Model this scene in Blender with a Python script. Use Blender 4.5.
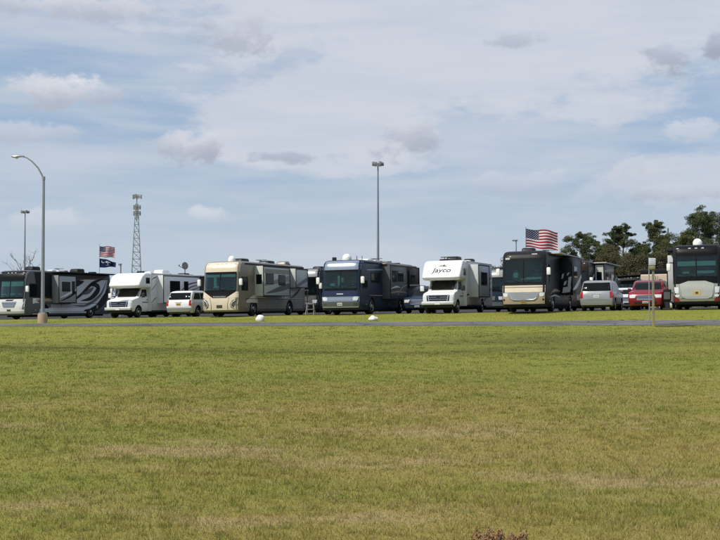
import bpy, bmesh, math, random
import numpy as np
from mathutils import Vector, Matrix
random.seed(7); RNG = np.random.default_rng(11)
for o in list(bpy.data.objects): bpy.data.objects.remove(o)
SC = bpy.context.scene
COL = SC.collection
R = math.radians

# ------------------------------------------------------------------ camera
EYE = 1.6; FPX = 1150.0; HOR = 305.0          # focal length and horizon row measured on the 720x540 photograph
cam = bpy.data.cameras.new('camera'); cam.sensor_width = 36; cam.lens = FPX/720*36
cam.clip_start = .1; cam.clip_end = 6000
camo = bpy.data.objects.new('camera', cam); COL.objects.link(camo)
camo.location = (0, 0, EYE); camo.rotation_euler = (R(90)+math.atan((HOR-270)/FPX), 0, 0)
SC.camera = camo
SC.render.resolution_x = 1024; SC.render.resolution_y = 768

# ------------------------------------------------------------------ light
SUN_EL = R(52); sx, sy = -.83, -.55
_n = math.hypot(sx, sy); sx /= _n; sy /= _n
sun = bpy.data.lights.new('sun', 'SUN'); sun.energy = 4.6; sun.angle = R(.6); sun.color = (1, .935, .82)
suno = bpy.data.objects.new('sun', sun); COL.objects.link(suno); suno.location = (-30, -20, 60)
suno.rotation_euler = Vector((-sx*math.cos(SUN_EL), -sy*math.cos(SUN_EL), -math.sin(SUN_EL))).to_track_quat('-Z', 'Y').to_euler()
SC.view_settings.view_transform = 'Standard'; SC.view_settings.look = 'None'
SC.view_settings.exposure = 0; SC.view_settings.gamma = 1; SC.view_settings.use_curve_mapping = False

# ------------------------------------------------------------------ world: hazy blue sky with a high veil and small cumulus
W = bpy.data.worlds.new('World'); SC.world = W; W.use_nodes = True
nt = W.node_tree; nt.nodes.clear(); LK = nt.links.new
def nd(t, **k):
    n = nt.nodes.new(t)
    for a, b in k.items(): setattr(n, a, b)
    return n
def mth(op, a, b=None, c=None, clamp=False):
    n = nd('ShaderNodeMath', operation=op, use_clamp=clamp)
    for i, v in enumerate((a, b, c)):
        if v is None: continue
        if isinstance(v, (int, float)): n.inputs[i].default_value = v
        else: LK(v, n.inputs[i])
    return n.outputs[0]
def mixc(f, a, b):
    n = nd('ShaderNodeMix', data_type='RGBA')
    for s, v in ((n.inputs[0], f), (n.inputs[6], a), (n.inputs[7], b)):
        if isinstance(v, (int, float)): s.default_value = v
        elif isinstance(v, tuple): s.default_value = (*v, 1)
        else: LK(v, s)
    return n.outputs[2]
def sstep(x, a, b):
    n = nd('ShaderNodeMapRange', interpolation_type='SMOOTHSTEP')
    LK(x, n.inputs[0]); n.inputs[1].default_value = a; n.inputs[2].default_value = b
    return n.outputs[0]
SKS = .1
sky = nd('ShaderNodeTexSky', sky_type='NISHITA', sun_disc=False, sun_elevation=SUN_EL, sun_rotation=math.atan2(sx, sy),
         altitude=30, air_density=1.0, dust_density=1.2, ozone_density=1.6)
tc = nd('ShaderNodeTexCoord'); sp = nd('ShaderNodeSeparateXYZ'); LK(tc.outputs['Generated'], sp.inputs[0])
az = mth('ARCTAN2', sp.outputs[0], sp.outputs[1]); el = mth('ARCSINE', sp.outputs[2])
elp = mth('MAXIMUM', el, 0.0)
# distance-like coordinate so that clouds shrink and flatten towards the horizon
pr = mth('POWER', mth('ADD', elp, .06), .72)
def vec(x, y, z=0.0):
    n = nd('ShaderNodeCombineXYZ')
    for i, v in enumerate((x, y, z)):
        if isinstance(v, (int, float)): n.inputs[i].default_value = v
        else: LK(v, n.inputs[i])
    return n.outputs[0]
def noise(v, scale, detail=6, rough=.55, dist=0.0):
    n = nd('ShaderNodeTexNoise'); LK(v, n.inputs['Vector'])
    n.inputs['Scale'].default_value = scale; n.inputs['Detail'].default_value = detail
    n.inputs['Roughness'].default_value = rough; n.inputs['Distortion'].default_value = dist
    return n.outputs[0]
nV = noise(vec(az, mth('MULTIPLY', pr, 3.6)), 2.6, 3, .5)                      # broad veil
nB = noise(vec(mth('MULTIPLY', az, 2.0), mth('MULTIPLY', pr, 13.0), 3.7), 3.0, 5, .56, .3)   # banded streaks
nC = noise(vec(mth('MULTIPLY', az, 38), mth('MULTIPLY', el, 62), 1.3), 1.0, 7, .62)         # puffy edges
nz = mth('MULTIPLY', mth('SUBTRACT', nC, .5), 2.6)
nL = mth('MULTIPLY', mth('SUBTRACT', noise(vec(mth('MULTIPLY', az, 9), mth('MULTIPLY', el, 20), 4.4), 1.0, 7, .6), .5), 2.6)   # ragged edge of the veil
AE = vec(az, el)
BLUE = (3.6, 4.85, 6.8); VEIL = (6.3, 6.6, 7.4); HORI = (5.2, 6.0, 6.9); GREY = (3.85, 4.2, 5.15); WHITE = (8.6, 8.6, 8.8)
c = mixc(.75, sky.outputs[0], BLUE)
c = mixc(mth('MULTIPLY', sstep(nB, .34, .66), .7), c, HORI)
c = mixc(mth('MULTIPLY', sstep(el, .15, .02), .8), c, HORI)
def pdir(px, py): return math.atan((px-360)/FPX), math.atan((HOR-py)/FPX)
def vma(v, a, b):
    n = nd('ShaderNodeVectorMath', operation='MULTIPLY_ADD'); LK(v, n.inputs[0]); n.inputs[1].default_value = a; n.inputs[2].default_value = b; return n.outputs[0]
def blob(px, py, rx, ry, warp=1.0, soft=(1.0, .38), nn=None):
    a, e = pdir(px, py); v = vma(AE, (FPX/rx, FPX/ry, 0), (-a*FPX/rx, -e*FPX/ry, 0))
    n = nd('ShaderNodeVectorMath', operation='LENGTH'); LK(v, n.inputs[0])
    return sstep(mth('MULTIPLY_ADD', nn or nz, warp, n.outputs[1]), *soft), v
# the veil: everywhere broken by noise, thick above the middle of the view
b1, _ = blob(460, 25, 310, 105, .8, (1.15, .75), nL); b2, _ = blob(320, 115, 150, 62, .8, (1.1, .7), nL); b3, _ = blob(660, 180, 90, 30, .9, (1.1, .6), nL)
veil = mth('MAXIMUM', mth('MULTIPLY', sstep(nV, .42, .62), .5), mth('MAXIMUM', mth('MULTIPLY', b3, .8), mth('MAXIMUM', b1, b2)))
veil = mth('MULTIPLY', veil, mth('MULTIPLY_ADD', sstep(nB, .30, .70), .2, .8))
c = mixc(mth('MULTIPLY', veil, .95), c, VEIL)
for px, py, rx, ry, s, gy, wy in [
    (50, 98, 76, 20, .9, .75, .6), (76, 86, 32, 12, .9, .0, 1.0), (190, 150, 44, 20, .9, .95, .4), (238, 30, 50, 24, .75, .85, .0),
    (60, 14, 100, 17, .8, .7, .6), (410, 138, 44, 27, .85, 1.0, .1), (514, 42, 34, 9, .6, .9, -.6), (670, 66, 26, 17, .85, 1.1, -.5),
    (718, 56, 17, 17, .9, 1.15, -.6), (206, 214, 24, 10, .65, .1, .6), (292, 157, 60, 7, .6, 1.15, -1.0), (525, 186, 62, 15, .45, .6, .3),
    (636, 176, 44, 20, .5, .5, .4), (690, 135, 36, 15, .65, .2, .5), (670, 197, 54, 13, .6, .8, .1), (40, 222, 44, 11, .5, .1, .5), (20, 140, 64, 13, .55, .6, .4)]:
    m, v = blob(px, py, rx, ry, .8 if ry > 24 else 1.0); q = nd('ShaderNodeSeparateXYZ'); LK(v, q.inputs[0])
    top = sstep(mth('MULTIPLY_ADD', nz, .7, q.outputs[1]), -.7, 1.0)
    lo = tuple(GREY[i]*gy + VEIL[i]*(1-gy) for i in range(3)); hi = tuple(VEIL[i]*(1-wy) + WHITE[i]*wy for i in range(3))
    c = mixc(mth('MULTIPLY', m, s), c, mixc(top, lo, hi))
bg = nd('ShaderNodeBackground'); LK(c, bg.inputs[0]); bg.inputs[1].default_value = SKS
W.cycles.sampling_method = 'MANUAL'; W.cycles.sample_map_resolution = 512
wo = nd('ShaderNodeOutputWorld'); LK(bg.outputs[0], wo.inputs[0])

# ------------------------------------------------------------------ materials
MATS = {}
def newmat(name):
    m = bpy.data.materials.new(name); m.use_nodes = True
    return m, m.node_tree, m.node_tree.nodes['Principled BSDF']
def paint(name, rgb, rough=.35, metal=0.0, coat=0.0, var=.10, scale=3.0, spec=.5):
    if name in MATS: return MATS[name]
    m, t, b = newmat(name)
    n = t.nodes.new('ShaderNodeTexNoise'); n.inputs['Scale'].default_value = scale; n.inputs['Detail'].default_value = 6; n.inputs['Roughness'].default_value = .65
    g = t.nodes.new('ShaderNodeNewGeometry'); t.links.new(g.outputs['Position'], n.inputs['Vector'])
    x = t.nodes.new('ShaderNodeMix'); x.data_type = 'RGBA'
    x.inputs[6].default_value = (*[max(0, v*(1-var)) for v in rgb], 1); x.inputs[7].default_value = (*[min(1, v*(1+var)) for v in rgb], 1)
    t.links.new(n.outputs[0], x.inputs[0]); t.links.new(x.outputs[2], b.inputs['Base Color'])
    r = t.nodes.new('ShaderNodeMapRange'); r.inputs[3].default_value = rough*.8; r.inputs[4].default_value = min(1, rough*1.25)
    t.links.new(n.outputs[0], r.inputs[0]); t.links.new(r.outputs[0], b.inputs['Roughness'])
    b.inputs['Metallic'].default_value = metal; b.inputs['Coat Weight'].default_value = coat*(.35 if max(rgb) > .12 else .06); b.inputs['Coat Roughness'].default_value = .08
    b.inputs['Specular IOR Level'].default_value = spec*(.22 if max(rgb) < .12 and not metal > .5 and spec == .5 else 1)
    MATS[name] = m; return m
def P(name): return MATS[name]
for a in [('white_gel', (.72, .73, .74), .32, 0, .3), ('pearl', (.64, .65, .66), .3, .1, .4), ('silver', (.36, .37, .385), .35, .25, .4),
          ('grey_side', (.29, .30, .31), .35, .2, .3), ('mid_grey', (.10, .105, .112), .35, .1, .3), ('charcoal', (.016, .0165, .018), .4, 0, .4),
          ('black', (.007, .007, .008), .4, 0, .3), ('cream', (.62, .54, .42), .32, .05, .4), ('tan', (.36, .29, .20), .35, .1, .3),
          ('taupe', (.21, .178, .14), .35, .1, .3), ('pale_slide', (.50, .52, .48), .4, 0, .2), ('blue_silver', (.24, .29, .37), .3, .35, .4),
          ('navy', (.024, .034, .075), .3, .1, .5), ('steel_blue', (.022, .036, .062), .3, .2, .4), ('olive_dark', (.09, .105, .095), .35, .1, .3),
          ('brown_dark', (.03, .022, .018), .35, 0, .3), ('brown', (.14, .085, .06), .4, 0, .3), ('red_paint', (.20, .008, .016), .28, .1, .6),
          ('maroon', (.16, .015, .018), .35, 0, .4), ('beige', (.56, .46, .35), .5, 0, .1), ('nose_pearl', (.40, .41, .37), .3, .25, .4), ('champagne', (.35, .345, .28), .3, .35, .4),
          ('teal_paint', (.03, .07, .075), .3, .1, .4), ('car_white', (.70, .71, .72), .28, .05, .5), ('car_silver', (.31, .32, .34), .28, .35, .5)]:
    paint(*a)
paint('chrome', (.72, .72, .72), .14, 1.0, 0, .06); paint('alu', (.5, .51, .52), .35, .9, 0, .08)
paint('rubber', (.018, .018, .018), .8); paint('dark_inside', (.09, .115, .115), .8); paint('under', (.012, .012, .012), .9)
paint('plastic', (.03, .03, .032), .55); paint('plastic_grey', (.22, .22, .22), .6); paint('white_plastic', (.78, .78, .76), .4)
paint('seat_cloth', (.20, .20, .20), .8); paint('dash', (.16, .17, .17), .7); paint('shade_fabric', (.70, .78, .75), .8)
paint('bumper_white', (.50, .51, .52), .4, .2); paint('galv', (.30, .32, .34), .5, .6, 0, .15); paint('galv_far', (.24, .26, .29), .6, .3, 0, .1)
paint('concrete', (.34, .25, .17), .9, 0, 0, .25, 6); paint('rock_white', (.62, .62, .59), .9, 0, 0, .30, 7)
paint('wood_grey', (.22, .19, .14), .9, 0, 0, .35, 12); paint('bark', (.10, .075, .055), .95, 0, 0, .35, 2); paint('twig', (.17, .125, .09), .95, 0, 0, .3, 2)
paint('sign_white', (.55, .59, .68), .5); paint('sign_yellow', (.27, .235, .10), .6, 0, 0, .2); paint('post_paint', (.27, .225, .10), .8, 0, 0, .3, 9)
paint('plate_white', (.65, .66, .62), .5); paint('plate_gold', (.45, .30, .10), .5); paint('plate_dark', (.10, .10, .06), .5)
paint('lens', (.75, .76, .74), .12, .35); paint('lens_dark', (.10, .10, .095), .2, .3, .5); paint('lens_red', (.35, .01, .012), .2, 0, .5); paint('amber', (.8, .42, .10), .25)
paint('decal_black', (.016, .016, .017), .45); paint('decal_red', (.20, .03, .02), .45); paint('decal_tan', (.33, .25, .17), .45); paint('decal_silver', (.52, .54, .56), .4, .1)
paint('decal_grey', (.13, .13, .135), .45); paint('decal_brown', (.09, .055, .04), .45); paint('awning', (.03, .03, .033), .8); paint('roof_membrane', (.42, .42, .41), .85, 0, 0, .2)
paint('dry_weed', (.22, .12, .06), .9, 0, 0, .4, 30)
def glassmat(name, tint, ior=1.5):
    m, t, b = newmat(name); t.nodes.remove(b)
    tr = t.nodes.new('ShaderNodeBsdfTransparent'); tr.inputs[0].default_value = (*tint, 1)
    gl = t.nodes.new('ShaderNodeBsdfGlossy'); gl.inputs['Roughness'].default_value = .04
    fr = t.nodes.new('ShaderNodeFresnel'); fr.inputs[0].default_value = ior
    ad = t.nodes.new('ShaderNodeMath'); ad.operation = 'ADD'; ad.inputs[1].default_value = .0
    t.links.new(fr.outputs[0], ad.inputs[0])
    mx = t.nodes.new('ShaderNodeMixShader'); t.links.new(ad.outputs[0], mx.inputs[0]); t.links.new(tr.outputs[0], mx.inputs[1]); t.links.new(gl.outputs[0], mx.inputs[2])
    t.links.new(mx.outputs[0], t.nodes['Material Output'].inputs[0]); MATS[name] = m
glassmat('windshield', (.66, .86, .83)); glassmat('windshield_grey', (.72, .77, .77))
paint('window_dark', (.008, .010, .011), .05, 0, 0, .1, 3, .10)

# ------------------------------------------------------------------ mesh helpers
class M:
    def __init__(s): s.v = []; s.f = []
    def add(s, vs, fs):
        n = len(s.v); s.v += [tuple(p) for p in vs]; s.f += [tuple(i+n for i in f) for f in fs]; return s
    def box(s, x0, x1, y0, y1, z0, z1):
        return s.add([(x, y, z) for z in (z0, z1) for y in (y0, y1) for x in (x0, x1)],
                     [(0, 2, 3, 1), (4, 5, 7, 6), (0, 1, 5, 4), (1, 3, 7, 5), (3, 2, 6, 7), (2, 0, 4, 6)])
    def bbox(s, x0, x1, y0, y1, z0, z1, r=.03, seg=2):
        bm = bmesh.new(); bmesh.ops.create_cube(bm, size=1)
        for v in bm.verts: v.co = ((x0+x1)/2+v.co.x*(x1-x0), (y0+y1)/2+v.co.y*(y1-y0), (z0+z1)/2+v.co.z*(z1-z0))
        bmesh.ops.bevel(bm, geom=list(bm.edges), offset=r, segments=seg, profile=.5, affect='EDGES')
        bm.verts.index_update()
        s.add([v.co[:] for v in bm.verts], [tuple(v.index for v in f.verts) for f in bm.faces]); bm.free(); return s
    def cyl(s, p0, p1, r0, r1=None, n=12):
        return s.tube([p0, p1], [r0, r0 if r1 is None else r1], n)
    def tube(s, pts, rad, n=8):
        pts = [Vector(p) for p in pts]
        if isinstance(rad, (int, float)): rad = [rad]*len(pts)
        vs = []; N = len(pts); ref = None
        for i, p in enumerate(pts):
            d = (pts[min(i+1, N-1)]-pts[max(i-1, 0)]).normalized()
            if ref is None: ref = Vector((1, 0, 0)) if abs(d.x) < .8 else Vector((0, 0, 1))
            a = (ref-d*ref.dot(d)).normalized(); b = d.cross(a); ref = a
            for k in range(n):
                t = 2*math.pi*k/n; vs.append(p+(a*math.cos(t)+b*math.sin(t))*rad[i])
        fs = [(i*n+k, i*n+(k+1) % n, (i+1)*n+(k+1) % n, (i+1)*n+k) for i in range(N-1) for k in range(n)]
        fs += [tuple(range(n))[::-1], tuple((N-1)*n+k for k in range(n))]
        return s.add(vs, fs)
    def prism(s, poly, x0, x1, axis='x'):
        n = len(poly); g = {'x': lambda a, b, c: (c, a, b), 'y': lambda a, b, c: (a, c, b), 'z': lambda a, b, c: (a, b, c)}[axis]
        return s.add([g(a, b, x0) for a, b in poly]+[g(a, b, x1) for a, b in poly],
                     [tuple(range(n)), tuple(range(2*n-1, n-1, -1))]+[(i, i+n, (i+1) % n+n, (i+1) % n) for i in range(n)])
    def rings(s, rs):
        n = len(rs[0]); k = len(rs)
        return s.add([p for r in rs for p in r], [(i*n+j, i*n+(j+1) % n, (i+1)*n+(j+1) % n, (i+1)*n+j) for i in range(k-1) for j in range(n)] +
                     [tuple(range(n))[::-1], tuple((k-1)*n+j for j in range(n))])
    def dome(s, c, r, h, n=16, m=6, base=.0):
        rs = []
        if base: rs.append([(c[0]+r*math.cos(2*math.pi*k/n), c[1]+r*math.sin(2*math.pi*k/n), c[2]-base) for k in range(n)])
        for i in range(m):
            t = math.pi/2*i/m
            rs.append([(c[0]+r*math.cos(t)*math.cos(2*math.pi*k/n), c[1]+r*math.cos(t)*math.sin(2*math.pi*k/n), c[2]+h*math.sin(t)) for k in range(n)])
        return s.rings(rs)
    def grid(s, O, I):
        """closed slab between outer grid O[i][j] and inner grid I[i][j]"""
        a, b = len(O), len(O[0]); n = a*b
        vs = [p for r in O for p in r]+[p for r in I for p in r]; fs = []
        ix = lambda i, j: i*b+j
        for i in range(a-1):
            for j in range(b-1):
                q = (ix(i, j), ix(i, j+1), ix(i+1, j+1), ix(i+1, j)); fs.append(q); fs.append(tuple(t+n for t in q[::-1]))
        bd = [ix(0, j) for j in range(b)]+[ix(i, b-1) for i in range(1, a)]+[ix(a-1, j) for j in range(b-2, -1, -1)]+[ix(i, 0) for i in range(a-2, 0, -1)]
        for k in range(len(bd)):
            p, q = bd[k], bd[(k+1) % len(bd)]; fs.append((q, p, p+n, q+n))
        return s.add(vs, fs)
def mesh(m, name, mat, ang=35, recalc=True):
    me = bpy.data.meshes.new(name); me.from_pydata(m.v, [], m.f)
    if recalc:
        bm = bmesh.new(); bm.from_mesh(me); bmesh.ops.recalc_face_normals(bm, faces=bm.faces); bm.to_mesh(me); bm.free()
    if ang: me.shade_smooth(); me.set_sharp_from_angle(angle=R(ang))
    if mat: me.materials.append(P(mat) if isinstance(mat, str) else mat)
    return me
def obj(name, m, mat=None, parent=None, ang=35, loc=None):
    me = mesh(m, name, mat, ang) if isinstance(m, M) else m
    o = bpy.data.objects.new(name, me); COL.objects.link(o)
    if parent: o.parent = parent
    if loc: o.location = loc
    return o
def tag(o, label=None, cat=None, group=None, kind=None):
    for k, v in (('label', label), ('category', cat), ('group', group), ('kind', kind)):
        if v: o[k] = v
    return o
def thing(name, label, cat, loc=(0, 0, 0), rot=(0, 0, 0), group=None):
    o = bpy.data.objects.new(name, None); COL.objects.link(o); o.location = loc; o.rotation_euler = rot
    o.empty_display_size = .3
    return tag(o, label, cat, group)
def boolean(o, cutters):
    """cut the meshes away for good, keep the cutters' material on the cut faces"""
    cs = []
    for cm, mat in cutters:
        c = bpy.data.objects.new('cut', mesh(cm, 'cut', mat, 0)); COL.objects.link(c); cs.append(c)
        md = o.modifiers.new('b', 'BOOLEAN'); md.object = c; md.operation = 'DIFFERENCE'; md.solver = 'EXACT'; md.material_mode = 'TRANSFER'
    par = o.parent; o.parent = None
    dg = bpy.context.evaluated_depsgraph_get()
    me = bpy.data.meshes.new_from_object(o.evaluated_get(dg)); o.modifiers.clear(); old = o.data; o.data = me
    me.shade_smooth(); me.set_sharp_from_angle(angle=R(32)); bpy.data.meshes.remove(old); o.parent = par
    for c in cs: d = c.data; bpy.data.objects.remove(c); bpy.data.meshes.remove(d)

# ------------------------------------------------------------------ terrain: row frame (u along the row, v away from the camera)
A = R(20); CA, SA = math.cos(A), math.sin(A)
def uv2xy(u, v): return u*CA+v*SA, -u*SA+v*CA
def xy2uv(x, y): return x*CA-y*SA, x*SA+y*CA
_sv = np.linspace(-300, 3000, 13201)
_ss = np.interp(_sv, [41, 47, 53, 56.6, 60.2, 63.5, 66.0], [0, .17, .375, .477, .62, .80, 1.0])
_k = np.ones(9)/9; _ss = np.convolve(np.pad(_ss, 4, 'edge'), _k, 'valid')
def lot(u):
    u = np.clip(u, -95, 60)
    return 1.415+np.where(u < 0, .0165*u, .0165*12*np.tanh(u/12)*.5)
def gz(u, v):
    S = np.interp(v, _sv, _ss)
    und = (1-S)*np.clip((v+20)/30, 0, 1)*(.035*np.sin(u*.31+.4*np.sin(v*.11))*np.sin(v*.23+1)+.03*np.sin(u*.13+v*.19))
    sw = -.10*np.exp(-((v-40.5)/3.5)**2)
    far = np.clip((v-220)/300, 0, 1)
    return (lot(u)*S+und*np.clip((55-v)/8, 0, 1)+sw)*(1-far)+.9*far
def gxy(x, y): return float(gz(*xy2uv(x, y)))
def ray(px, v):
    s = (px-360)/FPX; t = v/(CA+s*SA); return s*t, t
def rayt(px, t): return (px-360)/FPX*t, t
UG = np.concatenate([np.linspace(-1500, -160, 30), np.arange(-150, 60, 2.0), np.arange(60, 150, 6), np.linspace(160, 1500, 30)])
def sheet(vs, dz, us=UG, edge=0.0):
    U, V = np.meshgrid(us, vs); Z = gz(U, V)+dz; X, Y = uv2xy(U, V)
    a, b = U.shape; i = np.arange(a*b).reshape(a, b)
    f = np.stack([i[:-1, :-1], i[:-1, 1:], i[1:, 1:], i[1:, :-1]], -1).reshape(-1, 4)
    me = bpy.data.meshes.new('sheet'); me.from_pydata(np.stack([X, Y, Z], -1).reshape(-1, 3).tolist(), [], f.tolist()); me.shade_smooth(); return me
# --- grass colour shared by the ground and the blades (a property of the turf: green, dry and straw patches)
def grass_mat(name, blade):
    m, t, b = newmat(name); N = t.nodes.new; L = t.links.new
    g = N('ShaderNodeNewGeometry')
    def ns(sc, det, w=(1, 1, 1), rough=.6):
        mp = N('ShaderNodeMapping'); mp.inputs['Scale'].default_value = w; mp.inputs['Rotation'].default_value = (0, 0, 0); L(g.outputs['Position'], mp.inputs[0])
        n = N('ShaderNodeTexNoise'); L(mp.outputs[0], n.inputs['Vector']); n.inputs['Scale'].default_value = sc; n.inputs['Detail'].default_value = det; n.inputs['Roughness'].default_value = rough
        return n.outputs[0]
    def mr(x, a, bb, c0=0, c1=1):
        n = N('ShaderNodeMapRange'); n.interpolation_type = 'SMOOTHSTEP'; L(x, n.inputs[0])
        for k, v in zip((1, 2, 3, 4), (a, bb, c0, c1)): n.inputs[k].default_value = v
        return n.outputs[0]
    def mx(f, a, bb):
        n = N('ShaderNodeMix'); n.data_type = 'RGBA'
        for s, v in ((n.inputs[0], f), (n.inputs[6], a), (n.inputs[7], bb)):
            if isinstance(v, (int, float)): s.default_value = v
            elif isinstance(v, tuple): s.default_value = (*v, 1)
            else: L(v, s)
        return n.outputs[2]
    def ma(op, a, bb, cl=False):
        n = N('ShaderNodeMath'); n.operation = op; n.use_clamp = cl
        for k, v in enumerate((a, bb)):
            if isinstance(v, (int, float)): n.inputs[k].default_value = v
            else: L(v, n.inputs[k])
        return n.outputs[0]
    sp = N('ShaderNodeSeparateXYZ'); L(g.outputs['Position'], sp.inputs[0])
    k = 1.0
    col = mx(mr(ns(.22, 6, (.45, 1, 1), .65), .40, .60), (.20, .225, .036), (.26, .255, .050))
    # olive, drier turf over the middle of the near field, right of the centre
    dry = ma('MULTIPLY', mr(sp.outputs[1], 5, 10, .95, 1), mr(sp.outputs[1], 30, 17))
    dry = ma('MULTIPLY', dry, mr(ma('DIVIDE', sp.outputs[0], ma('MAXIMUM', sp.outputs[1], 4)), -.30, .02, .45, 1))
    dry = ma('MULTIPLY', dry, mr(ns(.22, 6, (.55, 1, 1)), .30, .60, .25, 1))
    col = mx(ma('MULTIPLY', dry, .8), col, (.335, .25, .082))
    st = ma('MULTIPLY', mr(ns(.55, 7, (.55, 1, 1), .62), .48, .66), mr(sp.outputs[1], 24, 9, .15, .9))
    col = mx(st, col, (.42, .31, .165))
    # far bank: darker, a bit browner streaks
    bank = ma('MULTIPLY', mr(sp.outputs[1], 36, 42), mr(sp.outputs[1], 54, 47))
    col = mx(ma('MULTIPLY', bank, mr(ns(.25, 6, (.3, 1.2, 1)), .40, .62, 0.25, .95)), col, (.135, .135, .034))
    fine = ns(9 if not blade else 3, 6, (1, 1, 1), .7)
    col = mx(mr(fine, .3, .7, .0, .5), col, mx(.5, col, (.10, .12, .026)))
    col = mx(mr(ns(2.2, 6, (.5, 1.6, 1), .7), .52, .72, 0, .45), col, (.14, .19, .035))
    if blade:
        at = N('ShaderNodeAttribute'); at.attribute_name = 'rnd'
        col = mx(mr(at.outputs['Fac'], .62, .95, 0, .75), col, (.46, .38, .21))
        col = mx(mr(at.outputs['Fac'], .35, .05, 0, .6), col, (.12, .19, .03))
        tl = N('ShaderNodeBsdfTranslucent'); L(col, tl.inputs[0]); ms = N('ShaderNodeMixShader'); ms.inputs[0].default_value = .3
        b.inputs['Roughness'].default_value = .7; b.inputs['Specular IOR Level'].default_value = .2; L(col, b.inputs['Base Color'])
        L(b.outputs[0], ms.inputs[1]); L(tl.outputs[0], ms.inputs[2]); L(ms.outputs[0], t.nodes['Material Output'].inputs[0])
    else:
        L(col, b.inputs['Base Color']); b.inputs['Roughness'].default_value = .95; b.inputs['Specular IOR Level'].default_value = .1
        bp = N('ShaderNodeBump'); bp.inputs['Strength'].default_value = .9; bp.inputs['Distance'].default_value = .05
        L(ma('ADD', fine, ns(28, 4)), bp.inputs['Height']); L(bp.outputs[0], b.inputs['Normal'])
    return m
VG = np.concatenate([np.linspace(-250, -10, 13), np.arange(-8, 38, 2.0), np.arange(38, 68, .4), np.arange(68, 120, 4.0), np.linspace(125, 700, 24), np.linspace(800, 2800, 9)])
obj('field', sheet(VG, 0)).data.materials.append(grass_mat('turf', False)); tag(bpy.data.objects['field'], kind='structure')
def asphalt(name, c0, c1):
    m, t, b = newmat(name); g = t.nodes.new('ShaderNodeNewGeometry')
    n = t.nodes.new('ShaderNodeTexNoise'); n.inputs['Scale'].default_value = 1.1; n.inputs['Detail'].default_value = 9; n.inputs['Roughness'].default_value = .7; t.links.new(g.outputs['Position'], n.inputs['Vector'])
    x = t.nodes.new('ShaderNodeMix'); x.data_type = 'RGBA'; x.inputs[6].default_value = (*c0, 1); x.inputs[7].default_value = (*c1, 1)
    t.links.new(n.outputs[0], x.inputs[0]); t.links.new(x.outputs[2], b.inputs['Base Color']); b.inputs['Roughness'].default_value = .95; b.inputs['Specular IOR Level'].default_value = .12
    bp = t.nodes.new('ShaderNodeBump'); bp.inputs['Strength'].default_value = .4; bp.inputs['Distance'].default_value = .02; t.links.new(n.outputs[0], bp.inputs['Height']); t.links.new(bp.outputs[0], b.inputs['Normal'])
    n2 = t.nodes.new('ShaderNodeTexNoise'); n2.inputs['Scale'].default_value = .22; n2.inputs['Detail'].default_value = 5; n2.inputs['Roughness'].default_value = .7; t.links.new(g.outputs['Position'], n2.inputs['Vector'])
    vr = t.nodes.new('ShaderNodeTexVoronoi'); vr.feature = 'DISTANCE_TO_EDGE'; vr.inputs['Scale'].default_value = .45; t.links.new(g.outputs['Position'], vr.inputs['Vector'])
    ck = t.nodes.new('ShaderNodeMapRange'); ck.inputs[1].default_value = .0; ck.inputs[2].default_value = .03; ck.inputs[3].default_value = .45; ck.inputs[4].default_value = 1; t.links.new(vr.outputs[0], ck.inputs[0])
    r2 = t.nodes.new('ShaderNodeMapRange'); r2.inputs[1].default_value = .35; r2.inputs[2].default_value = .65; r2.inputs[3].default_value = .72; r2.inputs[4].default_value = 1.2; t.links.new(n2.outputs[0], r2.inputs[0])
    mm = t.nodes.new('ShaderNodeMath'); mm.operation = 'MULTIPLY'; t.links.new(ck.outputs[0], mm.inputs[0]); t.links.new(r2.outputs[0], mm.inputs[1])
    vs = t.nodes.new('ShaderNodeVectorMath'); vs.operation = 'SCALE'; t.links.new(x.outputs[2], vs.inputs[0]); t.links.new(mm.outputs[0], vs.inputs['Scale']); t.links.new(vs.outputs[0], b.inputs['Base Color'])
    return m
obj('road', sheet(np.array([56.4, 56.8, 57.2, 57.6, 58, 58.4, 58.8, 59.2, 59.6, 60.0]), .012)).data.materials.append(asphalt('road_asphalt', (.10, .101, .108), (.145, .145, .153)))
obj('parking_lot', sheet(np.concatenate([np.arange(68.4, 72, .4), np.arange(72, 120, 4.0), np.linspace(125, 700, 24)[:9]]), .008)).data.materials.append(asphalt('lot_asphalt', (.032, .032, .034), (.055, .055, .057)))
for n in ('road', 'parking_lot'): tag(bpy.data.objects[n], kind='structure')

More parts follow.
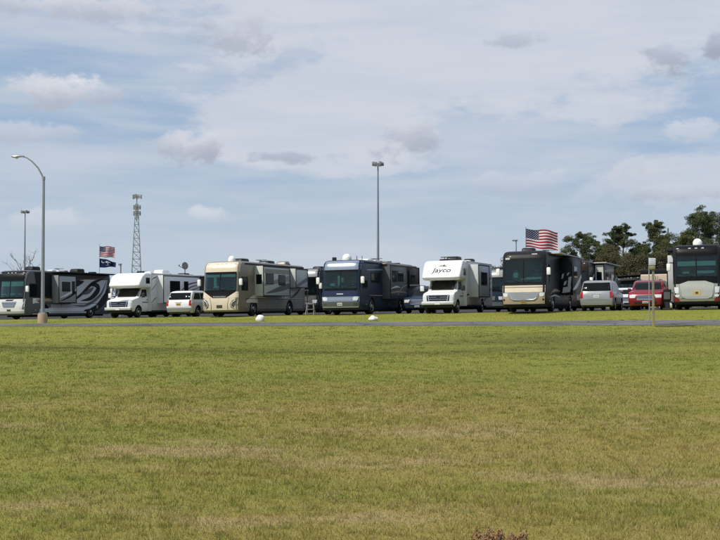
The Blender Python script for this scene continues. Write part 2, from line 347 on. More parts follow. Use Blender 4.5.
# ------------------------------------------------------------------ generic lofted vehicle body
class Body:
    """horizontal rings: prof rows (z, half width, front y, rear y); forward is -y, the driver's side is +x"""
    def __init__(s, prof, Df=.35, nf=4.0, Dr=.12, nr=8.0):
        s.pr = np.array(prof, float); s.Df, s.nf, s.Dr, s.nr = Df, nf, Dr, nr
    def at(s, z): return [float(np.interp(z, s.pr[:, 0], s.pr[:, i])) for i in (1, 2, 3)]
    def xs(s, z): return s.at(z)[0]
    def yf(s, x, z):
        w, p, q = s.at(z); r = min(.9999, abs(x)/w); return p+s.Df*(1-(1-r**s.nf)**(1/s.nf))
    def yr(s, x, z):
        w, p, q = s.at(z); r = min(.9999, abs(x)/w); return q-s.Dr*(1-(1-r**s.nr)**(1/s.nr))
    def mesh(s, N=18):
        rs = []
        for z, w, p, q in s.pr:
            r = []
            for i in range(N+1):
                t = math.pi-math.pi*i/N; c, sn = math.cos(t), max(0, math.sin(t)); c = 0 if abs(c) < 1e-9 else c
                r.append((w*math.copysign(abs(c)**(2/s.nf), c), p+s.Df*(1-sn**(2/s.nf)), z))
            for i in range(N+1):
                t = math.pi*i/N; c, sn = math.cos(t), max(0, math.sin(t)); c = 0 if abs(c) < 1e-9 else c
                r.append((w*math.copysign(abs(c)**(2/s.nr), c), q-s.Dr*(1-sn**(2/s.nr)), z))
            rs.append(r)
        return M().rings(rs)
    def patch(s, face, rows, off=.008, n=10, m=6, depth=.03, out=None):
        """rows: (z, a0, a1) from bottom to top; face F/R use x, face L/r (driver's side / kerb side) use y"""
        rows = sorted(rows); zs = np.array([r[0] for r in rows]); a0 = np.array([r[1] for r in rows]); a1 = np.array([r[2] for r in rows])
        zz = sorted(set(list(zs)+list(np.linspace(zs[0], zs[-1], m)))); O, I = [], []
        for z in zz:
            l, h = np.interp(z, zs, a0), np.interp(z, zs, a1); ro, ri = [], []
            for a in np.linspace(l, h, n):
                a = float(a)
                for d, dst in ((off, ro), (off-depth, ri)):
                    if face == 'F': dst.append((a, s.yf(a, z)-d, float(z)))
                    elif face == 'R': dst.append((a, s.yr(a, z)+d, float(z)))
                    elif face == 'L': dst.append(((out or s.xs(z))+d, a, float(z)))
                    else: dst.append((-(out or s.xs(z))-d, a, float(z)))
            O.append(ro); I.append(ri)
        return M().grid(O, I)
    def ribbon(s, pts, off=.006, out=None, side=1, n=8):
        """painted swoosh on the driver's side: pts (y, z, width)"""
        P3 = np.array(pts, float); t = np.linspace(0, len(P3)-1, (len(P3)-1)*n+1)
        Q = np.stack([catmull(P3[:, k], t) for k in range(3)], -1); d = np.gradient(Q[:, :2], axis=0); d /= np.linalg.norm(d, axis=1, keepdims=True)+1e-9
        O, I = [], []
        for (y, z, w), (dy, dz) in zip(Q, d):
            w = max(w, .004); a = (y-dz*w/2, z+dy*w/2); b = (y+dz*w/2, z-dy*w/2)
            O.append([(side*((out or s.xs(p[1]))+off), p[0], p[1]) for p in (a, b)]); I.append([(side*((out or s.xs(p[1]))-.004), p[0], p[1]) for p in (a, b)])
        return M().grid(O, I)
def catmull(a, t):
    n = len(a); i = np.clip(np.floor(t).astype(int), 0, n-2); f = t-i
    g = lambda k: a[np.clip(k, 0, n-1)]
    p0, p1, p2, p3 = g(i-1), g(i), g(i+1), g(i+2)
    return .5*(2*p1+(p2-p0)*f+(2*p0-5*p1+4*p2-p3)*f**2+(3*p1-p0-3*p2+p3)*f**3)
# wheels share their meshes
WH = {}
def wheel(parent, x, y, r, wd=.26, rim='alu'):
    k = (r, wd, rim)
    if k not in WH:
        prof = [(r*.62, wd/2-.01), (r*.93, wd/2), (r, wd/2-.05), (r, -wd/2+.05), (r*.93, -wd/2), (r*.62, -wd/2+.01)]
        rs = [[(px, pr*math.cos(2*math.pi*i/24), pr*math.sin(2*math.pi*i/24)) for i in range(24)] for pr, px in prof]
        rm = M(); rp = [(r*.63, wd/2-.015), (r*.60, wd/2-.0), (r*.52, wd/2-.06), (r*.30, wd/2-.05), (r*.22, wd/2+.01), (r*.10, wd/2+.02)]
        rm.rings([[(px, pr*math.cos(2*math.pi*i/24), pr*math.sin(2*math.pi*i/24)) for i in range(24)] for pr, px in rp])
        WH[k] = (mesh(M().rings(rs), 'wheel', 'rubber'), mesh(rm, 'rim', rim))
    a, b = WH[k]; o = obj('wheel', a, None, parent, loc=(x, y, r)); rr = obj('rim', b, None, o)
    if x < 0: o.rotation_euler = (0, 0, math.pi)
    return o
def place(px, v, mid=4.0):
    """base point of a parked vehicle: front centre on the ray of photo column px at row distance v"""
    x, y = ray(px, v); u, _ = xy2uv(x, y)
    z = float(gz(u, max(v+mid, 67)))+.008
    du = float(lot(u+1)-lot(u-1))/2
    return (x, y, z), (0, -math.atan(du), -A)
def arch(y, r, x0, x1):
    return M().prism([(y+r*math.cos(t), .0+r*.92+r*math.sin(t)*.96) for t in np.linspace(0, math.pi, 16)]+[(y-r, -.3), (y+r, -.3)], x0, x1, 'x')
def window(t, m, pane_mat, frame_m=None, fm='black', name='window'):
    w = obj(name, m, fm, t); return w
def side_window(t, B, y0, y1, z0, z1, out=None, face='L', fm='charcoal', bar=None):
    f = obj('window', B.patch(face, [(z0, y0, y1), (z1, y0, y1)], .014, 2, 2, .03, out), fm, t)
    e = .045
    if bar is None: obj('pane', B.patch(face, [(z0+e, y0+e, y1-e), (z1-e, y0+e, y1-e)], .020, 2, 2, .02, out), 'window_dark', f)
    else:
        for a, b in ((y0+e, bar-.02), (bar+.02, y1-e)): obj('pane', B.patch(face, [(z0+e, a, b), (z1-e, a, b)], .020, 2, 2, .02, out), 'window_dark', f)
    return f
def roof_ac(t, y, z, mat='charcoal', x=0.0, l=1.0, w=.72, h=.32):
    m = M(); rs = []
    for zz, k, fr in ((z-.02, 1.0, 0), (z+h*.55, 1.0, .03), (z+h*.85, .95, .10), (z+h, .84, .20)):
        B = Body([(zz, w/2*k, y+fr, y+l-fr*.3)], .08, 5, .06, 5); r = []
        mm = Body([(zz, w/2*k, y+fr, y+l-fr*.3), (zz+.01, w/2*k, y+fr, y+l-fr*.3)], .09, 5, .06, 5).mesh(8).v[:18]; rs.append([(px+x, py, pz) for px, py, pz in mm])
    a = obj('air_conditioner', m.rings(rs), mat, t)
    gr = M()
    for i in range(4): gr.box(x-w*.42, x+w*.42, y+l-.0, y+l+.012, z+.05+i*.05, z+.075+i*.05)
    obj('vent_grille', gr, 'plastic', a); return a
def dome(t, x, y, z, r=.33, h=.36):
    d = obj('satellite_dome', M().dome((x, y, z+.14), r, h, 18, 7, .16), 'white_plastic', t); return d
def vent(t, x, y, z, mat='white_plastic'):
    obj('roof_vent', M().bbox(x-.24, x+.24, y-.24, y+.24, z-.03, z+.13, .05), mat, t)
def mirror(t, w, y, z, mat='white_plastic', h=.42, s=1, dx=.20):
    a = obj('mirror', M().bbox(s*(w+dx)-.11, s*(w+dx)+.11, y-.08, y+.08, z-h/2, z+h/2, .05), mat, t)
    obj('mirror_arm', M().tube([(s*(w-.05), y+.25, z+h*.55), (s*(w+dx*.6), y+.08, z+h*.62), (s*(w+dx), y, z+h*.42)], .03), 'plastic', a)
    obj('mirror_glass', M().box(s*(w+dx)-.085, s*(w+dx)+.085, y+.075, y+.088, z-h/2+.05, z+h/2-.05), 'chrome', a)
def slideout(t, B, y0, y1, z0, z1, dep, mat, wins=(), ribs=(), end_win=None, trim='charcoal'):
    w = B.xs((z0+z1)/2)
    s = obj('slide_out', M().bbox(w-.03, w+dep, y0, y1, z0, z1, .02), mat, t)
    e = M()
    for a, b, c2, d in ((y0-.012, y0+.05, z0-.012, z1+.012), (y1-.05, y1+.012, z0-.012, z1+.012), (y0, y1, z1-.05, z1+.014), (y0, y1, z0-.014, z0+.05)): e.box(w+dep-.012, w+dep+.022, a, b, c2, d)
    obj('slide_trim', e, trim, s)
    for q in wins:
        f = obj('window', M().bbox(w+dep+.0, w+dep+.03, q[0], q[1], q[2], q[3], .012, 1), 'charcoal', s)
        # panes hang on the slide-out so that the tree stays three deep
        obj('pane', M().box(w+dep+.02, w+dep+.034, q[0]+.04, q[1]-.04, q[2]+.04, q[3]-.04), 'window_dark', s)
    for mt, pts in ribs: obj('stripe', B.ribbon(pts, .005, w+dep), mt, s)
    if end_win:
        a, b, c2, d = end_win
        obj('end_window', M().bbox(w+a, w+b, y0-.02, y0+.01, c2, d, .012, 1), 'window_dark', s)
    return s
def interior(t, B, z0, z1, seats='seat_cloth', dash='dash', shade=None, items=()):
    w = B.xs(z0)-.26; y0 = B.yf(0, z0)+.12
    obj('dashboard', M().bbox(-w, w, y0, y0+.55, z0-.02, z0+.13, .04), dash, t)
    for x in (-.62, .62):
        s = obj('seat', M().bbox(x-.27, x+.27, y0+.85, y0+1.0, z0-.02, z0+.52, .06), seats, t)
        obj('headrest', M().bbox(x-.14, x+.14, y0+.86, y0+.97, z0+.54, z0+.74, .05), seats, s)
    ring = [(.62+.2*math.cos(k*math.pi/8), y0+.52+.10*math.sin(k*math.pi/8), z0+.16+.15*math.sin(k*math.pi/8)) for k in range(17)]
    obj('steering_wheel', M().tube(ring, .018, 6), 'plastic', t)
    if shade: obj('sun_shade', B.patch('F', [(shade[0], -w, w), (shade[1], -w, w)], -.05, 9, 3, .012), shade[2], t)
    for x0, x1, za, zb, mt in items: obj('dash_item', M().bbox(x0, x1, y0+.1, y0+.3, z0+.13+za, z0+.13+zb, .02), mt, t)
def wipers(t, B, z):
    for s in (-1, 1):
        pts = [(s*x, B.yf(s*x, zz)-.03, zz) for x, zz in ((.18, z), (.5, z+.10), (.95, z+.17))]
        obj('wiper', M().tube(pts, .012, 5), 'black', t)
def clear_lights(t, B, z, mat='lens', xs=(-.95, -.3, 0, .3, .95)):
    for x in xs: obj('marker_lamp', M().bbox(x-.06, x+.06, B.yf(x, z)-.04, B.yf(x, z)+.03, z-.03, z+.03, .012, 1), mat, t)
def plate(t, B, z, mat, face='F', x=0, w=.16, off=.02, h=.085):
    o = obj('licence_plate', B.patch(face, [(z-h, x-w, x+w), (z+h, x-w, x+w)], off, 3, 2, .03), mat, t)
    cm = M(); f = B.yf if face == 'F' else B.yr; sg = -1 if face == 'F' else 1
    for i in range(6):
        xx = x-w*.72+i*w*.29; y = f(xx, z)+sg*(off+.004); cm.box(xx-.012, xx+.012, min(y, y-sg*.01), max(y, y-sg*.01), z-.035, z+.035)
    obj('plate_marks', cm, 'decal_black', o)

# ------------------------------------------------------------------ class A coaches
def coach(label, px, v, L=11.2, H=3.45, w=1.26, body='grey_side', cap=None, shield='windshield', surround='black', ws=(1.52, 2.70), name='motorhome',
          axles=(2.35, 8.2), shade=None, items=(), group=None, lower=None, mir='white_plastic', lights='lens', dashm='dash'):
    loc, rot = place(px, v); t = thing(name, label, 'motorhome', loc, rot, group)
    prof = [(.28, w-.06, .12, L-.05), (.36, w-.02, .05, L), (.72, w, .0, L), (1.15, w, .03, L), (1.45, w, .09, L), (2.0, w, .16, L), (H-.72, w, .25, L-.02),
            (H-.42, w, .30, L-.03), (H-.22, w-.01, .40, L-.05), (H-.09, w-.05, .56, L-.10), (H-.03, w-.11, .72, L-.2), (H, w-.22, .95, L-.35)]
    B = Body(prof, .36, 4.0, .16, 6)
    b = obj('body', B.mesh(), body, t); cut = []
    for y in axles:
        for s in (-1, 1): cut.append((arch(y, .56, *sorted((s*(w-.42), s*(w+.2)))), 'under'))
    z0, z1 = ws; cw = M().box(-w+.2, w-.2, -.6, 1.5, z0+.04, z1-.04); cut.append((cw, 'dark_inside')); boolean(b, cut)
    sr = obj('windshield_frame', B.patch('F', [(z0-.10, -w+.045, w-.045), (z1+.08, -w+.045, w-.045)], .008, 15, 5, .06), surround, t); boolean(sr, [(M().box(-w+.2, w-.2, -.6, 1.5, z0+.04, z1-.04), surround)])
    g = obj('windshield', B.patch('F', [(z0, -w+.15, w-.15), (z1, -w+.15, w-.15)], .016, 15, 5, .012), shield, t)
    obj('divider', B.patch('F', [(z0, -.025, .025), (z1, -.025, .025)], .022, 2, 5, .02), 'black', t)
    interior(t, B, z0+.06, z1, shade=shade, items=items, dash=dashm); wipers(t, B, z0+.03)
    if cap: obj('roof_cap', B.patch('F', [(z1+.09, -w+.02, w-.02), (H-.2, -w+.02, w-.02), (H-.08, -w+.07, w-.07), (H-.02, -w+.14, w-.14)], .010, 17, 8, .03), cap, t)
    if lights: clear_lights(t, B, H-.2, lights)
    for y in axles:
        for s in (-1, 1): wheel(t, s*(w-.15), y, .50, .28)
    if L > 10.5:
        for s in (-1, 1): wheel(t, s*(w-.15), axles[1]+1.2, .50, .28) if lower == 'tag' else None
    obj('chassis', M().box(-.8, .8, .9, L-.4, .16, .34).box(-w+.08, w-.08, axles[0]+.62, axles[1]-.62, .15, .33), 'under', t)
    for s in (1, -1): mirror(t, w, .12, (z0+z1)/2-.02, mir, s=s)
    # driver's window and its twin, and a full-length awning rail on both sides
    for f in 'Lr': side_window(t, B, .62, 1.55, z0+.0, z1-.22, face=f)
    for s in (1, -1): obj('awning_rail', M().tube([(s*(w+.01), 1.2, H-.16), (s*(w+.01), L-.3, H-.16)], .05, 8), 'plastic', t)
    for f, sg in (('L', 1), ('r', -1)):
        y = axles[0]+.75; k = 0
        while y < axles[1]-.7:
            obj('panel_seam', B.patch(f, [(.33, y, y+.022), (1.08, y, y+.022)], .016, 2, 2, .02), 'decal_black', t); y += 1.24+.1*(k % 2); k += 1
        obj('belt_moulding', B.patch(f, [(1.095, 1.2, L-.3), (1.125, 1.2, L-.3)], .017, 2, 2, .02), 'plastic', t)
        obj('fuel_door', B.patch(f, [(.72, axles[1]+.75, axles[1]+1.0), (.98, axles[1]+.75, axles[1]+1.0)], .012, 2, 2, .02), 'plastic_grey', t)
        for yy in (1.25, L*.5, L-.45): obj('side_marker', B.patch(f, [(.60, yy, yy+.12), (.65, yy, yy+.12)], .022, 2, 2, .02), 'amber' if yy < L-1 else 'lens_red', t)
    vent(t, -.45, L*.36, H); vent(t, .35, L*.55, H, 'plastic_grey'); vent(t, .3, L*.9, H, 'plastic')
    obj('roof_antenna', M().tube([(.55, L*.47, H-.03), (.55, L*.47, H+.18), (.15, L*.47, H+.24), (.95, L*.47, H+.22)], .018, 6), 'plastic', t)
    lad = obj('ladder', M().tube([(-.95, L-.06, .9), (-.95, L+.06, 1.0), (-.95, L+.06, H-.05), (-.95, L-.35, H+.12)], .022, 6).tube([(-.6, L-.06, .9), (-.6, L+.06, 1.0), (-.6, L+.06, H-.05), (-.6, L-.35, H+.12)], .022, 6), 'alu', t)
    for k in range(7): obj('rung', M().tube([(-.95, L+.06, 1.1+k*.33), (-.6, L+.06, 1.1+k*.33)], .016, 6), 'alu', lad)
    return t, B, w, L, H
GC = 'motorhomes parked in the front row'
def headlamp(t, B, rows, mat='lens', off=.014):
    for s in (-1, 1):
        obj('headlight', B.patch('F', [(z, min(s*a, s*b), max(s*a, s*b)) for z, a, b in rows], off, 5, 4, .03), mat, t)
def band(t, B, name, mat, rows, off=.012, n=15, m=5): return obj(name, B.patch('F', rows, off, n, m, .03), mat, t)
def baggage(t, B, w, ys, z0, z1, mat):
    for a, b in ys: obj('compartment_door', B.patch('L', [(z0, a+.02, b-.02), (z1, a+.02, b-.02)], .012, 2, 2, .03), mat, t)

# 1. silver and black coach with swirls, far left
t, B, w, L, H = coach('silver and black motorhome with bold swirl graphics and chrome bar grille, behind the street lamp', 9, 66.6, 11.0, 3.43, body='mid_grey', cap='black', group=GC,
    items=[(-.2, .25, 0, .10, 'shade_fabric'), (.5, .8, 0, .07, 'white_plastic'), (-.9, -.5, 0, .08, 'shade_fabric')], shade=(2.30, 2.62, 'shade_fabric'))
band(t, B, 'front_mask', 'pearl', [(.42, -w+.08, w-.08), (1.40, -w+.04, w-.04)], .010)
gr = band(t, B, 'grille_panel', 'black', [(.82, -.45, .45), (1.22, -.62, .62)], .016)
for i in range(4): obj('grille_bar', B.patch('F', [(.84+i*.10, -.45-.045*i, .45+.045*i), (.90+i*.10, -.46-.045*i, .46+.045*i)], .034, 9, 2, .02), 'chrome', t)
band(t, B, 'hood_emblem', 'decal_black', [(1.28, -.32, .28), (1.37, -.22, .40)], .018)
headlamp(t, B, [(.85, .78, 1.02), (1.05, .72, 1.13), (1.2, .76, 1.15)], 'lens'); plate(t, B, .62, 'plate_dark')
band(t, B, 'bumper', 'silver', [(.40, -w+.10, w-.10), (.56, -w+.06, w-.06)], .03)
obj('lower_skirt', B.patch('L', [(.40, 2.9, 7.6), (.78, 2.9, 7.6)], .010, 2, 2), 'pearl', t)
baggage(t, B, w, [(3.1, 4.4), (4.4, 5.9), (5.9, 7.4)], .44, 1.05, 'silver')
obj('lower_skirt', B.patch('L', [(.34, 1.0, 1.75), (1.45, 1.0, 1.75)], .010, 2, 2), 'pearl', t)
slideout(t, B, 3.3, 5.5, 1.12, 3.1, .55, 'grey_side', [(3.7, 4.7, 1.95, 2.65), (4.95, 5.3, 1.8, 2.7)],
         [('decal_black', [(3.5, 1.25, .04), (4.4, 1.5, .14), (5.45, 1.9, .16)]), ('pearl', [(3.5, 1.5, .06), (4.4, 1.75, .14), (5.45, 2.1, .12)])])
obj('rear_panel', B.patch('L', [(.5, 5.6, 8.6), (1.2, 5.6, 9.8), (2.2, 5.6, 10.3), (2.9, 5.6, 10.5)], .004, 2, 6), 'decal_silver', t)
for mt, pts in [('decal_black', [(5.6, 1.2, .10), (6.9, 1.75, .22), (8.4, 2.6, .26), (10.0, 3.02, .08)]), ('decal_brown', [(5.7, 2.9, .30), (7.6, 3.02, .24), (10.2, 3.12, .06)]), ('decal_black', [(5.65, 2.5, .5), (6.5, 2.6, .45), (7.3, 2.75, .08)]),
                ('decal_black', [(6.9, 1.30, .04), (8.2, 1.50, .32), (9.2, 2.15, .50), (8.9, 2.5, .35), (7.9, 2.45, .03)]), ('mid_grey', [(6.8, 1.75, .08), (7.9, 2.0, .34), (8.6, 2.3, .10)]), ('mid_grey', [(5.7, 1.0, .05), (7.6, .98, .20), (9.5, 1.75, .22), (10.35, 2.8, .04)]),
                ('decal_black', [(7.3, .55, .10), (8.9, .75, .45), (10.1, 1.5, .60), (10.6, 2.3, .10)]), ('pearl', [(1.8, .60, .2), (3.6, .62, .28), (7.2, .66, .28), (8.9, 1.12, .10)]), ('decal_black', [(1.6, 1.2, .08), (2.4, 1.5, .18), (3.3, 1.55, .10)]), ('decal_tan', [(1.4, 1.3, .14), (2.4, 1.38, .26), (3.25, 1.3, .10)])]:
    obj('stripe', B.ribbon(pts, .010), mt, t)
obj('upper_band', B.patch('L', [(1.5, 1.6, 3.25), (3.2, 1.2, 3.25)], .010, 2, 2), 'black', t)
obj('awning', M().bbox(w-.01, w+.72, 3.2, 10.8, H-.14, H-.06, .02), 'awning', t)
roof_ac(t, 2.2, H); roof_ac(t, 7.8, H); vent(t, .3, 4.6, H); vent(t, -.2, 6.4, H)

# 2. white cab-over motorhomes (van cab in front)
def cabover(label, px, v, L=8.6, H=3.05, group=GC, slide=None, wins=(), stripes=(), side='grey_side', nose='white_gel', name='cab_over_motorhome', slide_mat='decal_silver', ribs=(), swin=()):
    loc, rot = place(px, v); t = thing(name, label, 'motorhome', loc, rot, group); w = 1.2
    C = Body([(.40, .90, .16, 2.2), (.50, .96, .06, 2.2), (.70, .98, .02, 2.2), (1.02, .98, .03, 2.2), (1.12, .97, .07, 2.2), (1.18, .96, .16, 2.2), (1.24, .95, .42, 2.2), (1.32, .94, .88, 2.2), (1.36, .93, 1.0, 2.2), (1.70, .90, 1.28, 2.2), (2.02, .86, 1.56, 2.2)], .22, 4, .05, 8)
    c = obj('cab', C.mesh(), nose, t)
    boolean(c, [(arch(.95, .45, *sorted((s*.6, s*1.3))), 'under') for s in (-1, 1)]+[(M().box(-.74, .74, .9, 2.1, 1.46, 1.94), 'dark_inside')])
    fr = obj('windshield_frame', C.patch('F', [(1.385, -.86, .86), (2.0, -.80, .80)], .006, 9, 4, .03), 'black', t); boolean(fr, [(M().box(-.74, .74, .5, 2.1, 1.46, 1.94), 'black')])
    obj('windshield', C.patch('F', [(1.42, -.80, .80), (1.98, -.76, .76)], .014, 9, 4, .012), 'windshield_grey', t)
    obj('dashboard', M().bbox(-.7, .7, 1.3, 1.62, 1.43, 1.52, .03), 'dash', t)
    for x in (-.4, .4): obj('seat', M().bbox(x-.2, x+.2, 1.85, 2.0, 1.44, 1.88, .05), 'seat_cloth', t)
    gp = obj('grille', C.patch('F', [(.70, -.58, .58), (1.10, -.66, .66)], .016, 9, 3), 'chrome', t)
    for i in range(3): obj('grille_slot', C.patch('F', [(.73+i*.12, -.54-.02*i, .54+.02*i), (.825+i*.12, -.55-.02*i, .55+.02*i)], .024, 9, 2, .02), 'decal_black', gp)
    obj('badge', M().cyl((0, C.yf(0, .94)-.045, .94), (0, C.yf(0, .94)-.02, .94), .10, n=16), 'navy', gp)
    for s in (-1, 1):
        obj('headlight', C.patch('F', [(.74, *sorted((s*.68, s*.90))), (1.08, *sorted((s*.74, s*.94)))], .014, 5, 3), 'lens', t)
        obj('grille_end', C.patch('F', [(.72, *sorted((s*.600, s*.675))), (1.08, *sorted((s*.655, s*.715)))], .02, 3, 3), 'black', t)
        obj('cab_window', C.patch('L' if s > 0 else 'r', [(1.42, 1.22, 2.12), (1.90, 1.55, 2.12)], .008, 4, 3), 'window_dark', t)
        m = obj('mirror', M().bbox(s*1.28-.12, s*1.28+.12, 1.0, 1.12, 1.34, 1.66, .04), nose if s < 0 else 'plastic', t); obj('mirror_arm', M().tube([(s*.92, 1.3, 1.45), (s*1.2, 1.08, 1.45)], .03), 'plastic', m)
        obj('door_seam', C.patch('L' if s > 0 else 'r', [(.52, 1.42, 1.435), (1.40, 1.42, 1.435)], .006, 2, 3, .01), 'decal_black', t)
        obj('door_handle', M().bbox(*sorted((s*.98, s*1.02)), 2.0, 2.12, 1.18, 1.22, .01, 1), 'plastic', t)
    bp = obj('bumper', M().bbox(-1.0, 1.0, -.12, .18, .50, .70, .05, 3), 'bumper_white', t)
    obj('valance', M().bbox(-.92, .92, .0, .3, .33, .50, .04), 'plastic', t)
    obj('licence_plate', M().box(-.16, .16, -.14, -.115, .52, .68), 'plate_white', t)
    # house with the bunk over the cab
    hz = [(.42, w-.04, 2.2, L), (.50, w, 2.2, L), (1.6, w, 2.2, L), (H-.08, w, 2.2, L), (H-.02, w-.05, 2.22, L-.04), (H, w-.12, 2.3, L-.1)]
    Hs = Body(hz, .03, 12, .10, 8); h = obj('house', Hs.mesh(), side, t)
    boolean(h, [(arch(6.1, .47, *sorted((s*.8, s*1.5))), 'under') for s in (-1, 1)])
    K = Body([(1.99, w-.16, .95, 2.3), (2.02, w-.07, .82, 2.3), (2.08, w-.02, .70, 2.3), (2.16, w, .66, 2.3), (2.26, w, .68, 2.3), (2.50, w, .84, 2.3), (2.75, w, 1.04, 2.3), (H-.12, w-.01, 1.30, 2.3), (H-.04, w-.05, 1.50, 2.3), (H+.003, w-.12, 1.8, 2.3)], .26, 4.5, .02, 12)
    obj('overcab', K.mesh(), nose, t)
    obj('overcab_trim', K.patch('F', [(2.05, -w+.10, w-.10), (2.09, -w+.08, w-.08)], .008, 15, 2), 'plastic_grey', t)
    side_window(t, K, 1.55, 2.05, 2.28, 2.68)
    for mt, pts in stripes: obj('stripe', Hs.ribbon(pts), mt, t)
    for q in wins: side_window(t, Hs, *q)
    for s in (-1, 1): obj('roof_rail', M().tube([(s*(w-.02), 2.3, H-.06), (s*(w-.02), L-.1, H-.06)], .035), 'plastic_grey', t)
    for yy in (2.35, 5.4, 6.8, L-.3): obj('panel_seam', Hs.patch('L', [(.46, yy, yy+.02), (.92, yy, yy+.02)], .008, 2, 2, .02), 'decal_black', t)
    for yy, za in ((2.5, .62), (L-.25, .62)): obj('side_marker', Hs.patch('L', [(za, yy, yy+.12), (za+.05, yy, yy+.12)], .016, 2, 2, .02), 'amber' if yy < 4 else 'lens_red', t)
    obj('cab_stripe', C.patch('L', [(.98, 1.45, 2.15), (1.06, 1.45, 2.15)], .006, 2, 2, .02), 'decal_grey', t)
    if slide: slideout(t, Hs, *slide, slide_mat, swin, ribs)
    for s in (-1, 1):
        wheel(t, s*.86, .95, .39, .24); wheel(t, s*(w-.16), 6.1, .39, .28)
        obj('skirt', M().box(*sorted((s*(w-.06), s*(w-.01))), 2.3, 5.55, .36, .5), 'plastic', t)
    obj('chassis', M().box(-.8, .8, .5, L-.2, .20, .45), 'under', t)
    return t, C, Hs, K, w, L, H
t, C, Hs, K, w, L, H = cabover('white cab-over motorhome with blank white bunk nose and small corner window, beside the minivan', 118.5, 66.2, 9.2, 3.02, side='pearl',
    slide=(3.0, 8.3, .95, 2.86, .5), slide_mat='pearl', swin=[(3.9, 5.3, 1.72, 2.5), (5.9, 6.5, 1.7, 2.5)],
    ribs=[('decal_brown', [(5.2, 1.6, .03), (6.4, 2.25, .10), (8.2, 2.5, .05)]), ('decal_red', [(5.5, 1.5, .02), (6.7, 2.05, .08), (8.2, 2.3, .04)]), ('decal_grey', [(5.8, 1.45, .02), (6.9, 1.85, .08), (8.2, 2.1, .05)]),
          ('decal_black', [(3.7, 1.22, .02), (4.1, 1.30, .10), (4.6, 1.28, .02)]), ('decal_black', [(3.9, 1.38, .02), (4.2, 1.30, .07), (4.4, 1.18, .01)])],
    stripes=[('decal_grey', [(2.25, 1.0, .04), (2.7, 1.25, .07), (2.95, 1.35, .03)]), ('decal_grey', [(2.25, 1.85, .03), (2.6, 2.05, .06), (2.95, 2.3, .03)]), ('decal_black', [(2.3, 2.55, .02), (2.7, 2.7, .07), (2.98, 2.75, .03)])])
for x in (-.12, 0, .12): obj('marker_lamp', M().bbox(x-.03, x+.03, K.yf(x, 2.93)-.03, K.yf(x, 2.93)+.03, 2.90, 2.95, .01, 1), 'plastic_grey', t)
roof_ac(t, 5.2, H, 'white_plastic'); vent(t, .3, 3.5, H)
# the second one carries the lettering
t, C, Hs, K, w, L, H = cabover('white cab-over motorhome with bird logo and lettering on its bunk nose', 438, 65.9, 8.9, 3.2, side='pearl',
    slide=(2.75, 5.6, .95, 2.95, .62), slide_mat='decal_silver', swin=[(3.4, 4.9, 1.7, 2.5)], wins=[(6.0, 6.8, 1.6, 2.6), (7.2, 8.1, 1.5, 2.75)],
    stripes=[('decal_tan', [(5.7, .8, .04), (6.8, 1.25, .12), (8.6, 2.0, .10)]), ('decal_black', [(5.7, 1.15, .05), (6.9, 1.5, .18), (8.6, 2.3, .08)]), ('decal_grey', [(5.7, .62, .05), (7.0, .9, .16), (8.6, 1.55, .1)]), ('decal_black', [(2.2, 1.05, .05), (2.5, 1.12, .10), (2.75, 1.1, .04)])])
def lettering(txt, size, B, zc, mat, parent, shear=.25, xc=0, name='lettering', stretch=1.0):
    cu = bpy.data.curves.new('txt', 'FONT'); cu.body = txt; cu.size = size; cu.shear = shear; cu.align_x = 'CENTER'; cu.align_y = 'CENTER'; cu.offset = .004; cu.resolution_u = 3
    o = bpy.data.objects.new('txt', cu); COL.objects.link(o); me = bpy.data.meshes.new_from_object(o.evaluated_get(bpy.context.evaluated_depsgraph_get()))
    bpy.data.objects.remove(o); bpy.data.curves.remove(cu)
    for v in me.vertices: x, z = v.co.x*stretch+xc, zc+v.co.y; v.co = (x, B.yf(x, z)-.012, z)
    me.name = name; me.materials.clear(); me.materials.append(P(mat)); o = bpy.data.objects.new(name, me); COL.objects.link(o); o.parent = parent; return o
lettering('Jayco', .40, K, 2.58, 'decal_black', t, stretch=1.35)
lg = M()
for pts in ([(-.26, 2.84), (-.05, 2.90), (.05, 2.86), (-.06, 2.84)], [(-.02, 2.86), (.10, 2.93), (.22, 2.92), (.08, 2.85)], [(.02, 2.85), (.24, 2.86), (.30, 2.83), (.06, 2.81)]):
    lg.add([(x, K.yf(x, z)-.014, z) for x, z in pts]+[(x, K.yf(x, z)-.002, z) for x, z in pts], [(0, 1, 2, 3), (7, 6, 5, 4), (0, 4, 5, 1), (1, 5, 6, 2), (2, 6, 7, 3), (3, 7, 4, 0)])
obj('bird_logo', lg, 'decal_brown', t, 0)
roof_ac(t, 3.3, H, 'charcoal', l=1.1); roof_ac(t, 7.2, H, 'charcoal', l=.8, w=.6); vent(t, -.3, 2.6, H, 'plastic'); vent(t, .4, 5.4, H)
obj('roof_antenna', M().tube([(-.15, 2.2, H-.05), (-.15, 2.2, H+.22)], .02).box(-.38, .08, 2.15, 2.25, H+.2, H+.25), 'plastic', t)

